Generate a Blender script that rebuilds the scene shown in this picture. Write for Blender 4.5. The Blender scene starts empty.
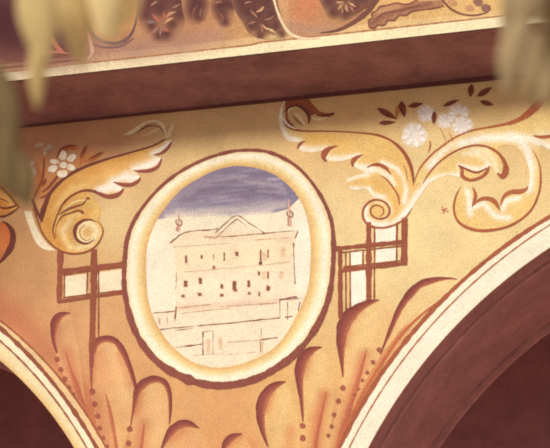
import bpy, math, random
import numpy as np
from mathutils import Vector, geometry
random.seed(4)
rng = np.random.default_rng(4)
SC = bpy.context.scene
COL = SC.collection

# ------------------------------------------------------------------ camera
FPX = 1500.0
YAW, PITCH, DIST = math.radians(15.7), math.radians(22), 8.0
s_, c_, sp_, cp_ = math.sin(YAW), math.cos(YAW), math.sin(PITCH), math.cos(PITCH)
FWD = np.array([-s_ * cp_, c_ * cp_, sp_]); RGT = np.array([c_, s_, 0.0]); UPV = np.cross(RGT, FWD)
TARGET = np.array([0, 0, 4.6]); CAM = TARGET - DIST * FWD
cam_d = bpy.data.cameras.new('camera'); cam = bpy.data.objects.new('camera', cam_d); COL.objects.link(cam)
cam.location = CAM
cam.rotation_euler = Vector(FWD).to_track_quat('-Z', 'Y').to_euler()
cam_d.sensor_width = 36; cam_d.lens = 36 * FPX / 550
cam_d.clip_start = 0.1
cam_d.dof.use_dof = True; cam_d.dof.focus_distance = DIST; cam_d.dof.aperture_fstop = 3.2
SC.camera = cam
# ------------------------------------------------------------------ light
SC.view_settings.view_transform = 'Standard'; SC.view_settings.look = 'None'
SC.view_settings.gamma = 1; SC.view_settings.exposure = 0.0; SC.view_settings.use_curve_mapping = False
SC.cycles.filter_width = 1.9
world = bpy.data.worlds.new('sky'); SC.world = world; world.use_nodes = True
bg = world.node_tree.nodes['Background']; bg.inputs[0].default_value = (1.0, 0.90, 0.96, 1); bg.inputs[1].default_value = 0.70
sun_d = bpy.data.lights.new('sun', 'SUN'); sun = bpy.data.objects.new('sun', sun_d); COL.objects.link(sun)
sun_d.energy = 2.3; sun_d.angle = math.radians(15); sun_d.color = (1.0, 0.98, 0.96)
EL, AZ = math.radians(23.5), math.radians(20)          # the sun stands in front of the wall, to its left
sun_dir = Vector((math.sin(AZ) * math.cos(EL), math.cos(AZ) * math.cos(EL), -math.sin(EL)))
sun.rotation_euler = sun_dir.to_track_quat('-Z', 'Y').to_euler(); sun.location = (-3, -8, 9)

# ------------------------------------------------------------------ maths
def ray(x, y): return FWD + RGT * (x - 275) / FPX + UPV * (224 - y) / FPX
def onwall(x, y, h=0.0):                # photo point -> point of the spandrel wall (y = 0), h metres proud of it
    d = ray(x, y); return CAM + d * ((-h - CAM[1]) / d[1])
ZS = lambda x: 5.341 - 0.023 * x        # underside of the eave (slightly sagging)
def onsoffit(x, y):
    d = ray(x, y); k = (5.341 - 0.023 * CAM[0] - CAM[2]) / (d[2] + 0.023 * d[0]); return CAM + d * k
E0 = onsoffit(0, 82); E1 = onsoffit(500, 27)
FSL = (E1[1] - E0[1]) / (E1[0] - E0[0])
FY = lambda x: E0[1] + FSL * (x - E0[0])            # front of the eave
def onfascia(x, y, h=0.0):
    d = ray(x, y); k = (E0[1] - h + FSL * (CAM[0] - E0[0]) - CAM[1]) / (d[1] - FSL * d[0]); return CAM + d * k
def wall_px(x, z):                      # wall point -> photo point
    v = np.array([x, 0, z]) - CAM; k = v @ FWD; return 275 + FPX * (v @ RGT) / k, 224 - FPX * (v @ UPV) / k
def lin(c):
    c = np.clip(np.asarray(c, float) / 255, 0, 1)
    return np.where(c <= 0.04045, c / 12.92, ((c + 0.055) / 1.055) ** 2.4)

def crom(P, step=1.3, closed=False):
    P = np.asarray(P, float); n = len(P)
    if n == 2 and not closed:
        k = max(2, int(np.hypot(*(P[1] - P[0])[:2]) / step) + 1)
        return P[0] + (P[1] - P[0]) * np.linspace(0, 1, k)[:, None]
    out = []
    for i in range(n if closed else n - 1):
        if closed: a, b, c, d = P[(i - 1) % n], P[i], P[(i + 1) % n], P[(i + 2) % n]
        else: b, c = P[i], P[i + 1]; a = P[i - 1] if i else 2 * b - c; d = P[i + 2] if i + 2 < n else 2 * c - b
        k = max(2, int(np.hypot(*(c - b)[:2]) / step) + 1)
        t = np.linspace(0, 1, k, endpoint=False)[:, None]
        out.append(0.5 * (2 * b + (c - a) * t + (2 * a - 5 * b + 4 * c - d) * t * t + (3 * b - a - 3 * c + d) * t ** 3))
    if not closed: out.append(P[-1:])
    return np.vstack(out)
def outline(pts, step=1.5):             # closed outline; a third element marks a sharp corner
    cor = [i for i, p in enumerate(pts) if len(p) > 2]; P = [p[:2] for p in pts]
    if not cor: return crom(P, step, True)
    P = P[cor[0]:] + P[:cor[0]] + [P[cor[0]]]; cs = [c - cor[0] for c in cor] + [len(P) - 1]
    return np.vstack([crom(P[a:b + 1], step)[:-1] for a, b in zip(cs, cs[1:])])
def inside(X, Y, poly):
    r = np.zeros(X.shape, bool); n = len(poly)
    for i in range(n):
        (x1, y1), (x2, y2) = poly[i], poly[(i + 1) % n]
        if y1 != y2: r ^= ((y1 > Y) != (y2 > Y)) & (X < (x2 - x1) * (Y - y1) / (y2 - y1) + x1)
    return r
def pdist(X, Y, line):
    d = np.full(X.shape, 1e9)
    L = [tuple(q[:2]) for q in line]
    if len(L) == 1: return np.hypot(X - L[0][0], Y - L[0][1])
    for (x1, y1), (x2, y2) in zip(L, L[1:]):
        l2 = (x2 - x1) ** 2 + (y2 - y1) ** 2 + 1e-9
        t = np.clip(((X - x1) * (x2 - x1) + (Y - y1) * (y2 - y1)) / l2, 0, 1)
        d = np.minimum(d, np.hypot(X - x1 - t * (x2 - x1), Y - y1 - t * (y2 - y1)))
    return d
def brushed(X, Y, base, brushes):       # pigment at photo points: a ground colour and soft brush marks over it
    C = base(X, Y) if callable(base) else np.tile(np.asarray(base, float), (len(X), 1))
    for line, col, r, k in brushes:
        w = (k * np.exp(-(pdist(X, Y, line) / r) ** 2))[:, None]; C = C * (1 - w) + np.asarray(col, float) * w
    return C
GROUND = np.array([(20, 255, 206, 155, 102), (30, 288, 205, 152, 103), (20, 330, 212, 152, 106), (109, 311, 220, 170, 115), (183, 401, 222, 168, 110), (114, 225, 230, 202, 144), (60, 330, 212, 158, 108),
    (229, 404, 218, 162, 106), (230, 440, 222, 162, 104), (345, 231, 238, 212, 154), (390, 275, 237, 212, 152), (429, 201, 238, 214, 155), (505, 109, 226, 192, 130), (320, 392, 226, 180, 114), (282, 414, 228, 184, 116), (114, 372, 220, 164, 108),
    (190, 152, 226, 192, 132), (350, 130, 226, 186, 124), (370, 330, 230, 186, 122), (30, 150, 200, 144, 104), (90, 140, 204, 150, 108), (424, 244, 238, 216, 155), (300, 430, 226, 178, 112), (90, 270, 220, 176, 118), (330, 300, 232, 196, 134), (470, 240, 238, 212, 150)], float)  # left-hand points run darker, the dimmer light there put into the pigment
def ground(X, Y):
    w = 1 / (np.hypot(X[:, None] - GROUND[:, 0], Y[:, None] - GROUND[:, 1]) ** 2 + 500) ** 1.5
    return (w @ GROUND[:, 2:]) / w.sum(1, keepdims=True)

# ------------------------------------------------------------------ materials
def mat(name, rough=0.9):
    m = bpy.data.materials.new(name); m.use_nodes = True
    return m, m.node_tree, m.node_tree.nodes, m.node_tree.links, m.node_tree.nodes['Principled BSDF']
def fresco(name, colour=None, mottle=0.085, grain=0.2, bump=0.12, rough=0.92):
    m, nt, N, L, B = mat(name)
    B.inputs['Roughness'].default_value = rough; B.inputs['Specular IOR Level'].default_value = 0.12
    geo = N.new('ShaderNodeNewGeometry')
    if colour is None: a = N.new('ShaderNodeAttribute'); a.attribute_name = 'pigment'; src = a.outputs['Color']
    else: a = N.new('ShaderNodeRGB'); a.outputs[0].default_value = (*lin(colour), 1); src = a.outputs[0]
    for sc, amp, det in ((5.0, mottle, 5), (130.0, grain, 3), (24.0, mottle * .5, 4)):
        n = N.new('ShaderNodeTexNoise'); n.inputs['Scale'].default_value = sc; n.inputs['Detail'].default_value = det
        L.new(geo.outputs['Position'], n.inputs['Vector'])
        r = N.new('ShaderNodeMapRange'); r.inputs[1].default_value = 0.3; r.inputs[2].default_value = 0.7
        r.inputs[3].default_value = 1 - amp; r.inputs[4].default_value = 1 + amp; L.new(n.outputs['Fac'], r.inputs[0])
        x = N.new('ShaderNodeVectorMath'); x.operation = 'SCALE'; L.new(src, x.inputs[0]); L.new(r.outputs[0], x.inputs['Scale']); src = x.outputs[0]
    L.new(src, B.inputs['Base Color'])
    b = N.new('ShaderNodeBump'); b.inputs['Strength'].default_value = bump; b.inputs['Distance'].default_value = 0.004
    L.new(n.outputs['Fac'], b.inputs['Height']); L.new(b.outputs[0], B.inputs['Normal'])
    return m
M_FRESCO = fresco('painted_plaster')
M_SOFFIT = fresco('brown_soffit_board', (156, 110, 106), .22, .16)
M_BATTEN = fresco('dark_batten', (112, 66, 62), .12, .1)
M_REVEAL = fresco('brown_plaster_reveal', (208, 148, 136), .16, .14)
M_RIB = fresco('brown_rib', (128,76,56), .12, .12)
M_PORCH = fresco('porch_plaster', (205, 150, 145), .12, .1)
M_GROUND = fresco('ground_gravel', (165, 150, 138), .2, .2)
def leafmat(name, c1, c2):
    m, nt, N, L, B = mat(name)
    geo = N.new('ShaderNodeNewGeometry'); n = N.new('ShaderNodeTexNoise'); n.inputs['Scale'].default_value = 30
    L.new(geo.outputs['Position'], n.inputs['Vector'])
    mx = N.new('ShaderNodeMix'); mx.data_type = 'RGBA'; mx.inputs[6].default_value = (*lin(c1), 1); mx.inputs[7].default_value = (*lin(c2), 1)
    L.new(n.outputs['Fac'], mx.inputs[0]); L.new(mx.outputs[2], B.inputs['Base Color']); B.inputs['Roughness'].default_value = 0.6
    B.inputs['Specular IOR Level'].default_value = 0.25
    return m

# ------------------------------------------------------------------ builders
class Paint:
    """one mesh of brushwork; layer L sits L*0.4 mm proud of the plaster"""
    def __init__(self, on=onwall): self.on = on; self.v = []; self.f = []; self.c = []
    def _add(self, XY, cols, faces, L):
        b = len(self.v)
        Paint.k = (getattr(Paint, 'k', 0) + 1) % 17; h = 0.0004 * L + 0.00002 * Paint.k     # strokes lie over one another
        for (x, y) in XY: self.v.append(self.on(x, y, h))
        cols = np.array(cols, float); lum = cols @ (.3, .59, .11); t = (np.clip((150 - lum) / 90, 0, 1) * .2)[:, None]
        self.c.extend(lin(cols * (1 - t) + np.array((200, 150, 125)) * t)); self.f.extend([tuple(b + i for i in f) for f in faces])
    def stroke(self, pts, col, L=4, left=None, right=None, taper=True, jit=0.06):
        P = np.array([p if len(p) > 2 else (*p, 2.0) for p in pts], float); P = crom(P, 1.4)
        xy, w = P[:, :2], np.maximum(P[:, 2], .25) / 2
        w = w * (1 + jit * np.convolve(rng.normal(size=len(w) + 4), np.ones(5) / 5, 'valid') * 2)
        t = np.gradient(xy, axis=0); t /= np.hypot(t[:, 0], t[:, 1])[:, None] + 1e-9; n = np.stack([-t[:, 1], t[:, 0]], 1)
        K = (-1, -.45, .35, 1); col = np.asarray(col, float)
        cl = np.asarray(left if left is not None else col, float); cr = np.asarray(right if right is not None else col, float)
        cc = [cl, col, (col * 2 + cr) / 3 if right is not None else col, cr]
        m = len(xy); XY = np.vstack([xy + n * (w * k)[:, None] for k in K]); cols = np.vstack([np.tile(c, (m, 1)) for c in cc])
        F = [(k * m + i, k * m + i + 1, (k + 1) * m + i + 1, (k + 1) * m + i) for k in range(3) for i in range(m - 1)]
        self._add(XY, cols, F, L); return self
    def fill(self, pts, base, brushes=(), L=2, res=2.2, raw=False, step=1.5):
        poly = np.array(pts, float) if raw else outline(pts, step)
        x0, y0 = poly.min(0); x1, y1 = poly.max(0)
        gx, gy = np.meshgrid(np.arange(x0 + res * .5, x1, res), np.arange(y0 + res * .5, y1, res)); gx, gy = gx.ravel(), gy.ravel()
        if len(gx):
            k = inside(gx, gy, poly); gx, gy = gx[k], gy[k]
            k = pdist(gx, gy, np.vstack([poly, poly[:1]])) > res * .35; gx, gy = gx[k], gy[k]
        V = [Vector(p) for p in poly] + [Vector(p) for p in zip(gx, gy)]; n = len(poly)
        r = geometry.delaunay_2d_cdt(V, [], [list(range(n))], 1, 1e-4)
        XY = np.array([(p.x, p.y) for p in r[0]]); self._add(XY, brushed(XY[:, 0], XY[:, 1], base, brushes), r[2], L); return self
    def ellipse(self, x, y, rx, ry, ang, base, brushes=(), L=5, wob=0.06, n=14, res=2.0):
        t = np.linspace(0, 2 * math.pi, n, endpoint=False); k = 1 + wob * rng.normal(size=n)
        ca, sa = math.cos(ang), math.sin(ang)
        P = np.stack([x + k * (rx * np.cos(t) * ca - ry * np.sin(t) * sa), y + k * (rx * np.cos(t) * sa + ry * np.sin(t) * ca)], 1)
        return self.fill([tuple(p) for p in P], base, brushes, L, res, step=1.0)
    def build(self, name, parent=None, label=None, cat=None, group=None, m=None, kind=None):
        V = np.array(self.v)
        if parent is None: org = np.array([(V[:, 0].min() + V[:, 0].max()) / 2, V[:, 1].max(), V[:, 2].min()])
        else:
            org = np.array(parent.matrix_world.translation); q = parent.parent
            org = np.array(parent['_o'])
        me = bpy.data.meshes.new(name); me.from_pydata([tuple(p) for p in V - org], [], self.f)
        a = me.color_attributes.new('pigment', 'FLOAT_COLOR', 'POINT')
        a.data.foreach_set('color', np.c_[np.array(self.c), np.ones(len(self.c))].ravel().astype(np.float32))
        me.update()
        fl = [p.index for p in me.polygons if p.normal.y > 0]
        if fl:
            import bmesh
            bm = bmesh.new(); bm.from_mesh(me); bm.faces.ensure_lookup_table(); bmesh.ops.reverse_faces(bm, faces=[bm.faces[i] for i in fl]); bm.to_mesh(me); bm.free()
        me.materials.append(m or M_FRESCO)
        o = bpy.data.objects.new(name, me); COL.objects.link(o); o['_o'] = [float(q) for q in org]
        if parent is None: o.location = org
        else: o.parent = parent
        tag(o, label, cat, group, kind); return o
def tag(o, label=None, cat=None, group=None, kind=None):
    for k, v in (('label', label), ('category', cat), ('group', group), ('kind', kind)):
        if v: o[k] = v
    return o
def thing(name, x, y, label, cat, group=None, on=onwall):
    o = bpy.data.objects.new(name, None); COL.objects.link(o); o.empty_display_size = .1
    p = on(x, y); o.location = p; o['_o'] = [float(q) for q in p]; return tag(o, label, cat, group)
def solid(name, V, F, m, kind='structure', parent=None, smooth=False):
    me = bpy.data.meshes.new(name); me.from_pydata([tuple(map(float, v)) for v in V], [], F); me.update()
    import bmesh
    bm = bmesh.new(); bm.from_mesh(me); bmesh.ops.recalc_face_normals(bm, faces=bm.faces); bm.to_mesh(me); bm.free()
    me.materials.append(m); o = bpy.data.objects.new(name, me); COL.objects.link(o)
    if smooth:
        for p in me.polygons: p.use_smooth = True
    if kind: o['kind'] = kind
    if parent: o.parent = parent
    return o
def box8(P): return P, [(0, 1, 2, 3), (4, 7, 6, 5), (0, 4, 5, 1), (1, 5, 6, 2), (2, 6, 7, 3), (3, 7, 4, 0)]
def boxv(x0, x1, y0, y1, z0, z1): return box8([(x0, y0, z0), (x1, y0, z0), (x1, y1, z0), (x0, y1, z0), (x0, y0, z1), (x1, y0, z1), (x1, y1, z1), (x0, y1, z1)])
def circ(px):
    P = np.array([onwall(*q)[[0, 2]] for q in px]); A = np.c_[2 * P, np.ones(len(P))]
    w = np.linalg.lstsq(A, (P ** 2).sum(1), rcond=None)[0]; return w[0], w[1], math.sqrt(w[2] + w[0] ** 2 + w[1] ** 2)

# ------------------------------------------------------------------ setting
RED, DARK, DEEP = (156, 84, 58), (112, 56, 44), (88, 42, 36)
WHITE, CREAM, GOLD, ORANGE, BLUSH = (255, 247, 224), (240, 218, 164), (228, 170, 92), (206, 128, 68), (202, 122, 84)
RA = circ([(380, 427.5), (398.5, 396.5), (432.5, 350), (469.6, 311.5), (457, 325), (497.5, 289.6), (550, 246.3)])
LA = circ([(0, 360), (20, 380), (36, 396), (52, 414), (74, 448)])
R1 = circ([(338, 446), (358, 412), (378, 382), (392, 358), (420, 328), (463.5, 279), (497.5, 248), (547, 220)])
R2 = circ([(349, 448), (370, 410), (400, 364), (405, 356), (473, 283), (519, 248), (550, 223)])
L3 = circ([(17, 358), (40, 380), (62, 410), (86, 446), (0, 340)])
L2 = circ([(32, 358), (60, 394), (80, 420), (96, 446), (0, 328), (34, 360)])
L1 = circ([(0, 320), (30, 346), (40, 358), (76, 398), (106, 448)])
def arc(c, a0, a1, n): return [(c[0] + c[2] * math.cos(t), c[1] + c[2] * math.sin(t)) for t in np.linspace(a0, a1, n)]
WX = 5.7
ra = arc(RA, 0, math.pi, 160); la = arc(LA, 0, math.pi, 160)
bound = [(-WX, 0), (-WX, ZS(-WX) + .0), (WX, ZS(WX)), (WX, 0), (ra[0][0], 0)] + ra + [(ra[-1][0], 0), (la[0][0], 0)] + la + [(la[-1][0], 0)]
gx, gy = np.meshgrid(np.arange(-20, 571, 3.0), np.arange(60, 470, 3.0))
G = np.array([onwall(x, y)[[0, 2]] for x, y in zip(gx.ravel(), gy.ravel())])
ok = (np.hypot(G[:, 0] - RA[0], G[:, 1] - RA[1]) > RA[2] + .01) & (np.hypot(G[:, 0] - LA[0], G[:, 1] - LA[1]) > LA[2] + .01) & (G[:, 1] < 5.341 - .023 * G[:, 0] - .01)
G = G[ok]
r = geometry.delaunay_2d_cdt([Vector(p) for p in bound] + [Vector(p) for p in G], [], [list(range(len(bound)))], 1, 1e-5)
W = np.array([(p.x, 0, p.y) for p in r[0]]); PX = np.array([wall_px(q[0], q[2]) for q in W])
def px(c, a0, a1, n=30): return [wall_px(*q) for q in arc(c, a0, a1, n)]
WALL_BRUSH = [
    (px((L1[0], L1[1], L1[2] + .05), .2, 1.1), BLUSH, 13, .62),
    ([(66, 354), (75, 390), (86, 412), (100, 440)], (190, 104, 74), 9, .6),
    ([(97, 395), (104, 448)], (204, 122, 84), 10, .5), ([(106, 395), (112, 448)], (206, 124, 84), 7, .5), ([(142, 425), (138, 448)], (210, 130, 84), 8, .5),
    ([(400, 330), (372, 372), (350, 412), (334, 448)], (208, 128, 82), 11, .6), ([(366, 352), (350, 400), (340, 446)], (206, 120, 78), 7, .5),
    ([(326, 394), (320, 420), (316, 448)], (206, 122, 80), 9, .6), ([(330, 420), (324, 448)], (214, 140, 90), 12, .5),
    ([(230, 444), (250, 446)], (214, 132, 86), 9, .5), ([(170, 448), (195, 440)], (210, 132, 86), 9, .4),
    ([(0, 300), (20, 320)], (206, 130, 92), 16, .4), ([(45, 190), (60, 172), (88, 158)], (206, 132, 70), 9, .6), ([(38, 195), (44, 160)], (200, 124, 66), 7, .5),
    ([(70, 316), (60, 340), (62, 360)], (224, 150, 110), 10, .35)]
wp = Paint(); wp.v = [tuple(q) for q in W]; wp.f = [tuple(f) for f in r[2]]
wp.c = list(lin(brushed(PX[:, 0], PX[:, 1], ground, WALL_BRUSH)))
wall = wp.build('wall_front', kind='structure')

def reveal(c, n=96):                    # plaster soffit of an arch with a groove near the front and a rib at the back edge
    prof = [(0.0, 0.0), (.148, 0.0), (.152, .07), (.192, .07), (.196, .004), (.219, -.004), (.225, .006), (1.0, .006), (1.004, .09), (1.04, .09), (1.044, -.004), (1.10, -.004), (1.11, -.012)]
    path = [(c[0] + c[2], 0, 1, 0)] + [(c[0] + c[2] * math.cos(t), c[1] + c[2] * math.sin(t), math.cos(t), math.sin(t)) for t in np.linspace(0, math.pi, n)] + [(c[0] - c[2], 0, -1, 0)]
    V = [(x + nx * e, y, z + nz * e) for (x, z, nx, nz) in path for (y, e) in prof]; k = len(prof)
    F = [(i * k + j, i * k + j + 1, (i + 1) * k + j + 1, (i + 1) * k + j) for i in range(len(path) - 1) for j in range(k - 1)]
    return V, F
for i, c in enumerate((RA, LA)):
    V, F = reveal(c); solid('trim_%d' % (i + 1), V, F, M_REVEAL)
# the porch behind the arches
solid('wall_back', *boxv(-WX, WX, 4.2, 4.4, 0, 6.0), M_PORCH)
solid('wall_left', *boxv(-WX - .2, -WX, 0, 4.4, 0, 6.0), M_PORCH)
solid('wall_right', *boxv(WX, WX + .2, 0, 4.4, 0, 6.0), M_PORCH)
solid('ceiling', *boxv(-WX, WX, .02, 4.2, 5.42, 5.6), M_PORCH)
# inner face of the arcade wall above the arches is closed by the thickness of the wall itself
me_r = [(-WX, 0), (-WX, 5.42), (WX, 5.42), (WX, 0), (ra[0][0] + .02, 0)] + arc((RA[0], RA[1], RA[2] + .02), 0, math.pi, 90) + [(ra[-1][0] - .02, 0), (la[0][0] + .02, 0)] + arc((LA[0], LA[1], LA[2] + .02), 0, math.pi, 90) + [(la[-1][0] - .02, 0)]
q = geometry.delaunay_2d_cdt([Vector(p) for p in me_r], [], [list(range(len(me_r)))], 1, 1e-5)
solid('wall_inner', [(p.x, 1.11, p.y) for p in q[0]], [tuple(f) for f in q[2]], M_PORCH)
solid('ground', [(-30, -30, 0), (30, -30, 0), (30, 12, 0), (-30, 12, 0)], [(0, 1, 2, 3)], M_GROUND)
# eave: soffit board, dark batten in its corner, painted fascia above
xs = np.linspace(-WX, WX, 24)
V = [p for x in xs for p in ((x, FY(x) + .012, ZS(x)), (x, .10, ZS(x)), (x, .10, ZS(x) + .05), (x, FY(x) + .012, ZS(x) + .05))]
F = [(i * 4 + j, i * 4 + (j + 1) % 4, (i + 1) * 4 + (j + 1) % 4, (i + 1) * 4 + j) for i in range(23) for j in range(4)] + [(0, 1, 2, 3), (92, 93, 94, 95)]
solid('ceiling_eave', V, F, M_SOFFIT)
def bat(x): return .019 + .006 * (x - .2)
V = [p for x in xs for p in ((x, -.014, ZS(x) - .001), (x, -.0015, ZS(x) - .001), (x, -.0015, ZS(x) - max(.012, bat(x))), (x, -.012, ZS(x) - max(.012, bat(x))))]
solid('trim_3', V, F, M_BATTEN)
# fascia wall, painted
fx, fy = np.meshgrid(np.arange(-30, 581, 4.0), np.arange(-60, 110, 3.0))
def edge_y(x): return 82 - 55 * x / 500.0
FB = lambda x, y: y - edge_y(x)         # photo rows below the fascia's lower edge (negative above)
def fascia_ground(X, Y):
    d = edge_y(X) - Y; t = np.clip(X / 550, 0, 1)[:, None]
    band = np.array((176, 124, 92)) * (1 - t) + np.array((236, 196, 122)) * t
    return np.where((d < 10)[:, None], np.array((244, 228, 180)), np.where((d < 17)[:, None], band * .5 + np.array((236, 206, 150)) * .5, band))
xs2 = np.linspace(-WX, WX, 220); zr = np.concatenate([np.linspace(0, .36, 60), [.45, .7, 1.2, 1.5]])
V = [(x, FY(x), ZS(x) + z) for z in zr for x in xs2]
def any_px(v): v = np.array(v) - CAM; k = v @ FWD; return 275 + FPX * (v @ RGT) / k, 224 - FPX * (v @ UPV) / k
FP = np.array([any_px(v) for v in V]); n = len(xs2)
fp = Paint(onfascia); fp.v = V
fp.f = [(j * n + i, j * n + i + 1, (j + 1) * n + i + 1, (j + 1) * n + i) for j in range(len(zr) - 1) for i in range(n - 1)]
FASCIA_BRUSH = [([(0, 30), (30, 40), (60, 40)], (92, 54, 54), 30, .8), ([(90, 48), (130, 50), (165, 46), (215, 36)], (170, 128, 112), 13, .6), ([(150, 8), (190, 14), (230, 8)], (178, 122, 86), 20, .5), ([(-10, 0), (10, 10)], (78, 44, 48), 40, .9)]  # dark marks at the left end put the shade there into the colour
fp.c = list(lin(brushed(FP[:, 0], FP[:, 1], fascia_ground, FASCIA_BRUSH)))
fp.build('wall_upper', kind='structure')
solid('roof', *boxv(-WX, WX, E0[1] - .3, 4.4, ZS(-WX) + 1.55, ZS(-WX) + 1.7), M_SOFFIT)

# ------------------------------------------------------------------ painted arch borders
def arch_border(label, lines, bands):
    t = thing('arch_border', *lines[0][2], label, 'arch border')
    for nm, c0, c1, a0, a1, base, br in bands:
        A, B = np.array(px(c0, a0, a1, 70)), np.array(px(c1, a0, a1, 70)); P = Paint()
        P.fill(np.vstack([A, B[::-1]]), base, br, L=2, res=4.0, raw=True).build(nm, t)
    for nm, c, _, a0, a1, w, col in lines:
        P = Paint(); P.stroke([(x, y, w) for x, y in px(c, a0, a1, 60)], col, L=5, jit=.15).build(nm, t)
    return t
arch_border('cream painted border following the edge of the arch at left',
    [('outer_line', L1, (60, 380), .25, 1.25, 1.8, (166, 92, 62)), ('middle_line', L2, 0, .25, 1.25, 4.0, (146, 82, 58)), ('inner_line', L3, 0, .25, 1.25, 2.0, (160, 98, 70))],
    [('ochre_band', L1, L2, .25, 1.25, (236, 200, 144), ()), ('white_band', L2, L3, .25, 1.25, (247, 234, 194), ()),
     ('cream_band', L3, (LA[0], LA[1], LA[2] + .002), .25, 1.25, (242, 222, 168), [(px((LA[0], LA[1], LA[2]), .25, 1.25), (222, 168, 96), 3.5, .6)])])
arch_border('broad white painted border following the edge of the arch at right',
    [('outer_line', R1, (450, 300), 1.6, 2.95, 4.2, (166, 92, 62)), ('inner_line', R2, 0, 1.6, 2.95, 1.5, (180, 112, 72))],
    [('upper_band', R1, R2, 1.6, 2.95, (250, 238, 204), ()), ('white_band', R2, (RA[0], RA[1], RA[2] + .002), 1.6, 2.95, (246, 236, 206), ())])

# ------------------------------------------------------------------ medallion with the palace
med = thing('oval_medallion', 228, 388, 'large oval medallion of a cream palace under a blue sky', 'medallion')
RIM = [(124.5, 262), (127, 240), (134, 221), (146, 203), (160, 187.5), (175, 175.2), (191, 165.6), (210, 157.3), (232, 151.4), (252, 150.2), (268, 152), (284, 158.5), (299, 168.5), (313, 184), (324, 202), (331.5, 222), (333.5, 246),
       (332.5, 272), (329, 296), (321, 318), (309, 338), (294, 355), (278, 367), (260, 377), (240, 383.4), (220, 385.6), (200, 383.2), (180, 376), (160, 364), (144, 346.5), (133, 326), (126.5, 302), (124, 282)]
INN = [(146, 262), (148, 243), (155, 224), (166, 207), (181, 190), (203, 176), (220, 169), (237, 166), (256, 168), (273, 174), (288, 185), (300, 200), (307, 218), (310.5, 240), (310.5, 264), (308, 287), (301, 306), (288, 331),
       (274, 348), (258, 357.5), (241, 364), (222, 367.5), (205, 366), (189, 360), (172, 346), (160, 330), (151, 311), (147, 290)]
rimP, innP = crom(RIM, 2, True), crom(INN, 2, True)
def ring(P, A, B, cols, L, n=150):
    cx, cy = 228, 267
    def samp(C):
        a = np.unwrap(np.arctan2(C[:, 1] - cy, C[:, 0] - cx)); 
        if a[-1] < a[0]: a, C = a[::-1], C[::-1]
        t = np.linspace(-math.pi, math.pi, n, endpoint=False); a2 = np.concatenate([a - 2 * math.pi, a, a + 2 * math.pi]); C2 = np.vstack([C, C, C])
        return np.stack([np.interp(t, a2, C2[:, 0]), np.interp(t, a2, C2[:, 1])], 1)
    a, b = samp(A), samp(B); m = len(cols)
    XY = np.vstack([a + (b - a) * k / (m - 1) for k in range(m)]); C = np.vstack([np.tile(np.asarray(c, float), (n, 1)) for c in cols])
    P._add(XY, C, [(k * n + i, k * n + (i + 1) % n, (k + 1) * n + (i + 1) % n, (k + 1) * n + i) for k in range(m - 1) for i in range(n)], L)
ring_p = Paint(); ring(ring_p, rimP, innP, [(232, 194, 128), (246, 228, 178), (252, 243, 212), (249, 236, 194), (243, 218, 156), (234, 198, 132), (224, 178, 112)], 3)
ring_p.build('moulding', med, 'cream band shading to tan')
rw = [3.4 + 4.4 * max(0, (y - 200) / 180) for x, y in RIM]
rp = Paint(); rp.stroke([(x, y, w) for (x, y), w in zip(RIM + RIM[:1], rw + rw[:1])], (138, 76, 64), L=5, jit=.12).build('rim', med, 'red brown outer line')
fd = Paint(); fd.fill([tuple(p) for p in INN], (246, 232, 198), [([(150, 250), (150, 300)], (250, 240, 212), 20, .8), ([(300, 220), (303, 280)], (250, 240, 214), 12, .8), ([(200, 350), (250, 352)], (244, 226, 180), 20, .7)], L=1, res=5).build('picture_ground', med)
SKYB = [(p[0], p[1]) for p in innP if p[1] < 206]
a = [p for p in innP if p[1] < 204 + (p[0] - 228) * -.06 + (12 if p[0] < 170 else 0)]
k = next(i for i in range(len(a)) if abs(a[i][0] - a[i - 1][0]) > 40 or abs(a[i][1] - a[i - 1][1]) > 40) if any(abs(a[i][0] - a[i - 1][0]) > 40 for i in range(len(a))) else 0
a = a[k:] + a[:k]
low = [(303, 204), (288, 209), (270, 214), (250, 215), (230, 217), (212, 216), (196, 217), (180, 216), (168, 218), (159, 221)]
if a[0][0] > a[-1][0]: a = a[::-1]
g = np.random.default_rng(3)
streak = [([(x0, y0), (x0 + l, y0 - l * .12 + g.uniform(-1, 1))], c, g.uniform(.6, 1.3), g.uniform(.35, .7)) for x0, y0, l, c in [(g.uniform(165, 275), g.uniform(170, 212), g.uniform(12, 36), ((198, 186, 188) if g.random() < .45 else (104, 98, 124))) for _ in range(70)]] + [([(160, 218), (178, 198), (205, 182)], (172, 156, 162), 7, .7), ([(176, 208), (215, 198), (262, 200), (296, 204)], (172, 156, 162), 5, .5), ([(190, 188), (240, 178), (285, 190)], (156, 140, 150), 5, .6), ([(200, 192), (225, 187), (252, 189), (280, 196)], (122, 110, 128), 3.4, .7),
    ([(205, 178), (235, 171), (262, 173)], (142, 128, 142), 4, .5), ([(180, 200), (215, 193), (250, 197)], (132, 118, 134), 3.5, .6), ([(246, 182), (270, 184), (284, 189)], (192, 176, 176), 1.6, .55), ([(216, 176), (246, 176)], (188, 172, 174), 1.4, .5), ([(258, 191), (286, 193)], (188, 172, 174), 1.5, .5),
    ([(212, 183), (236, 181)], (122, 110, 128), 2.2, .6), (low[2:-1], (240, 224, 200), 4.5, .95), ([(178, 213), (200, 211), (230, 209), (262, 207), (284, 205)], (226, 208, 190), 4, .6)]
Paint().fill([tuple(p) for p in a] + low[1:-1], (134, 126, 146), streak, L=3, res=1.1, raw=True).build('painted_sky', med, 'streaky blue grey sky')
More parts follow.
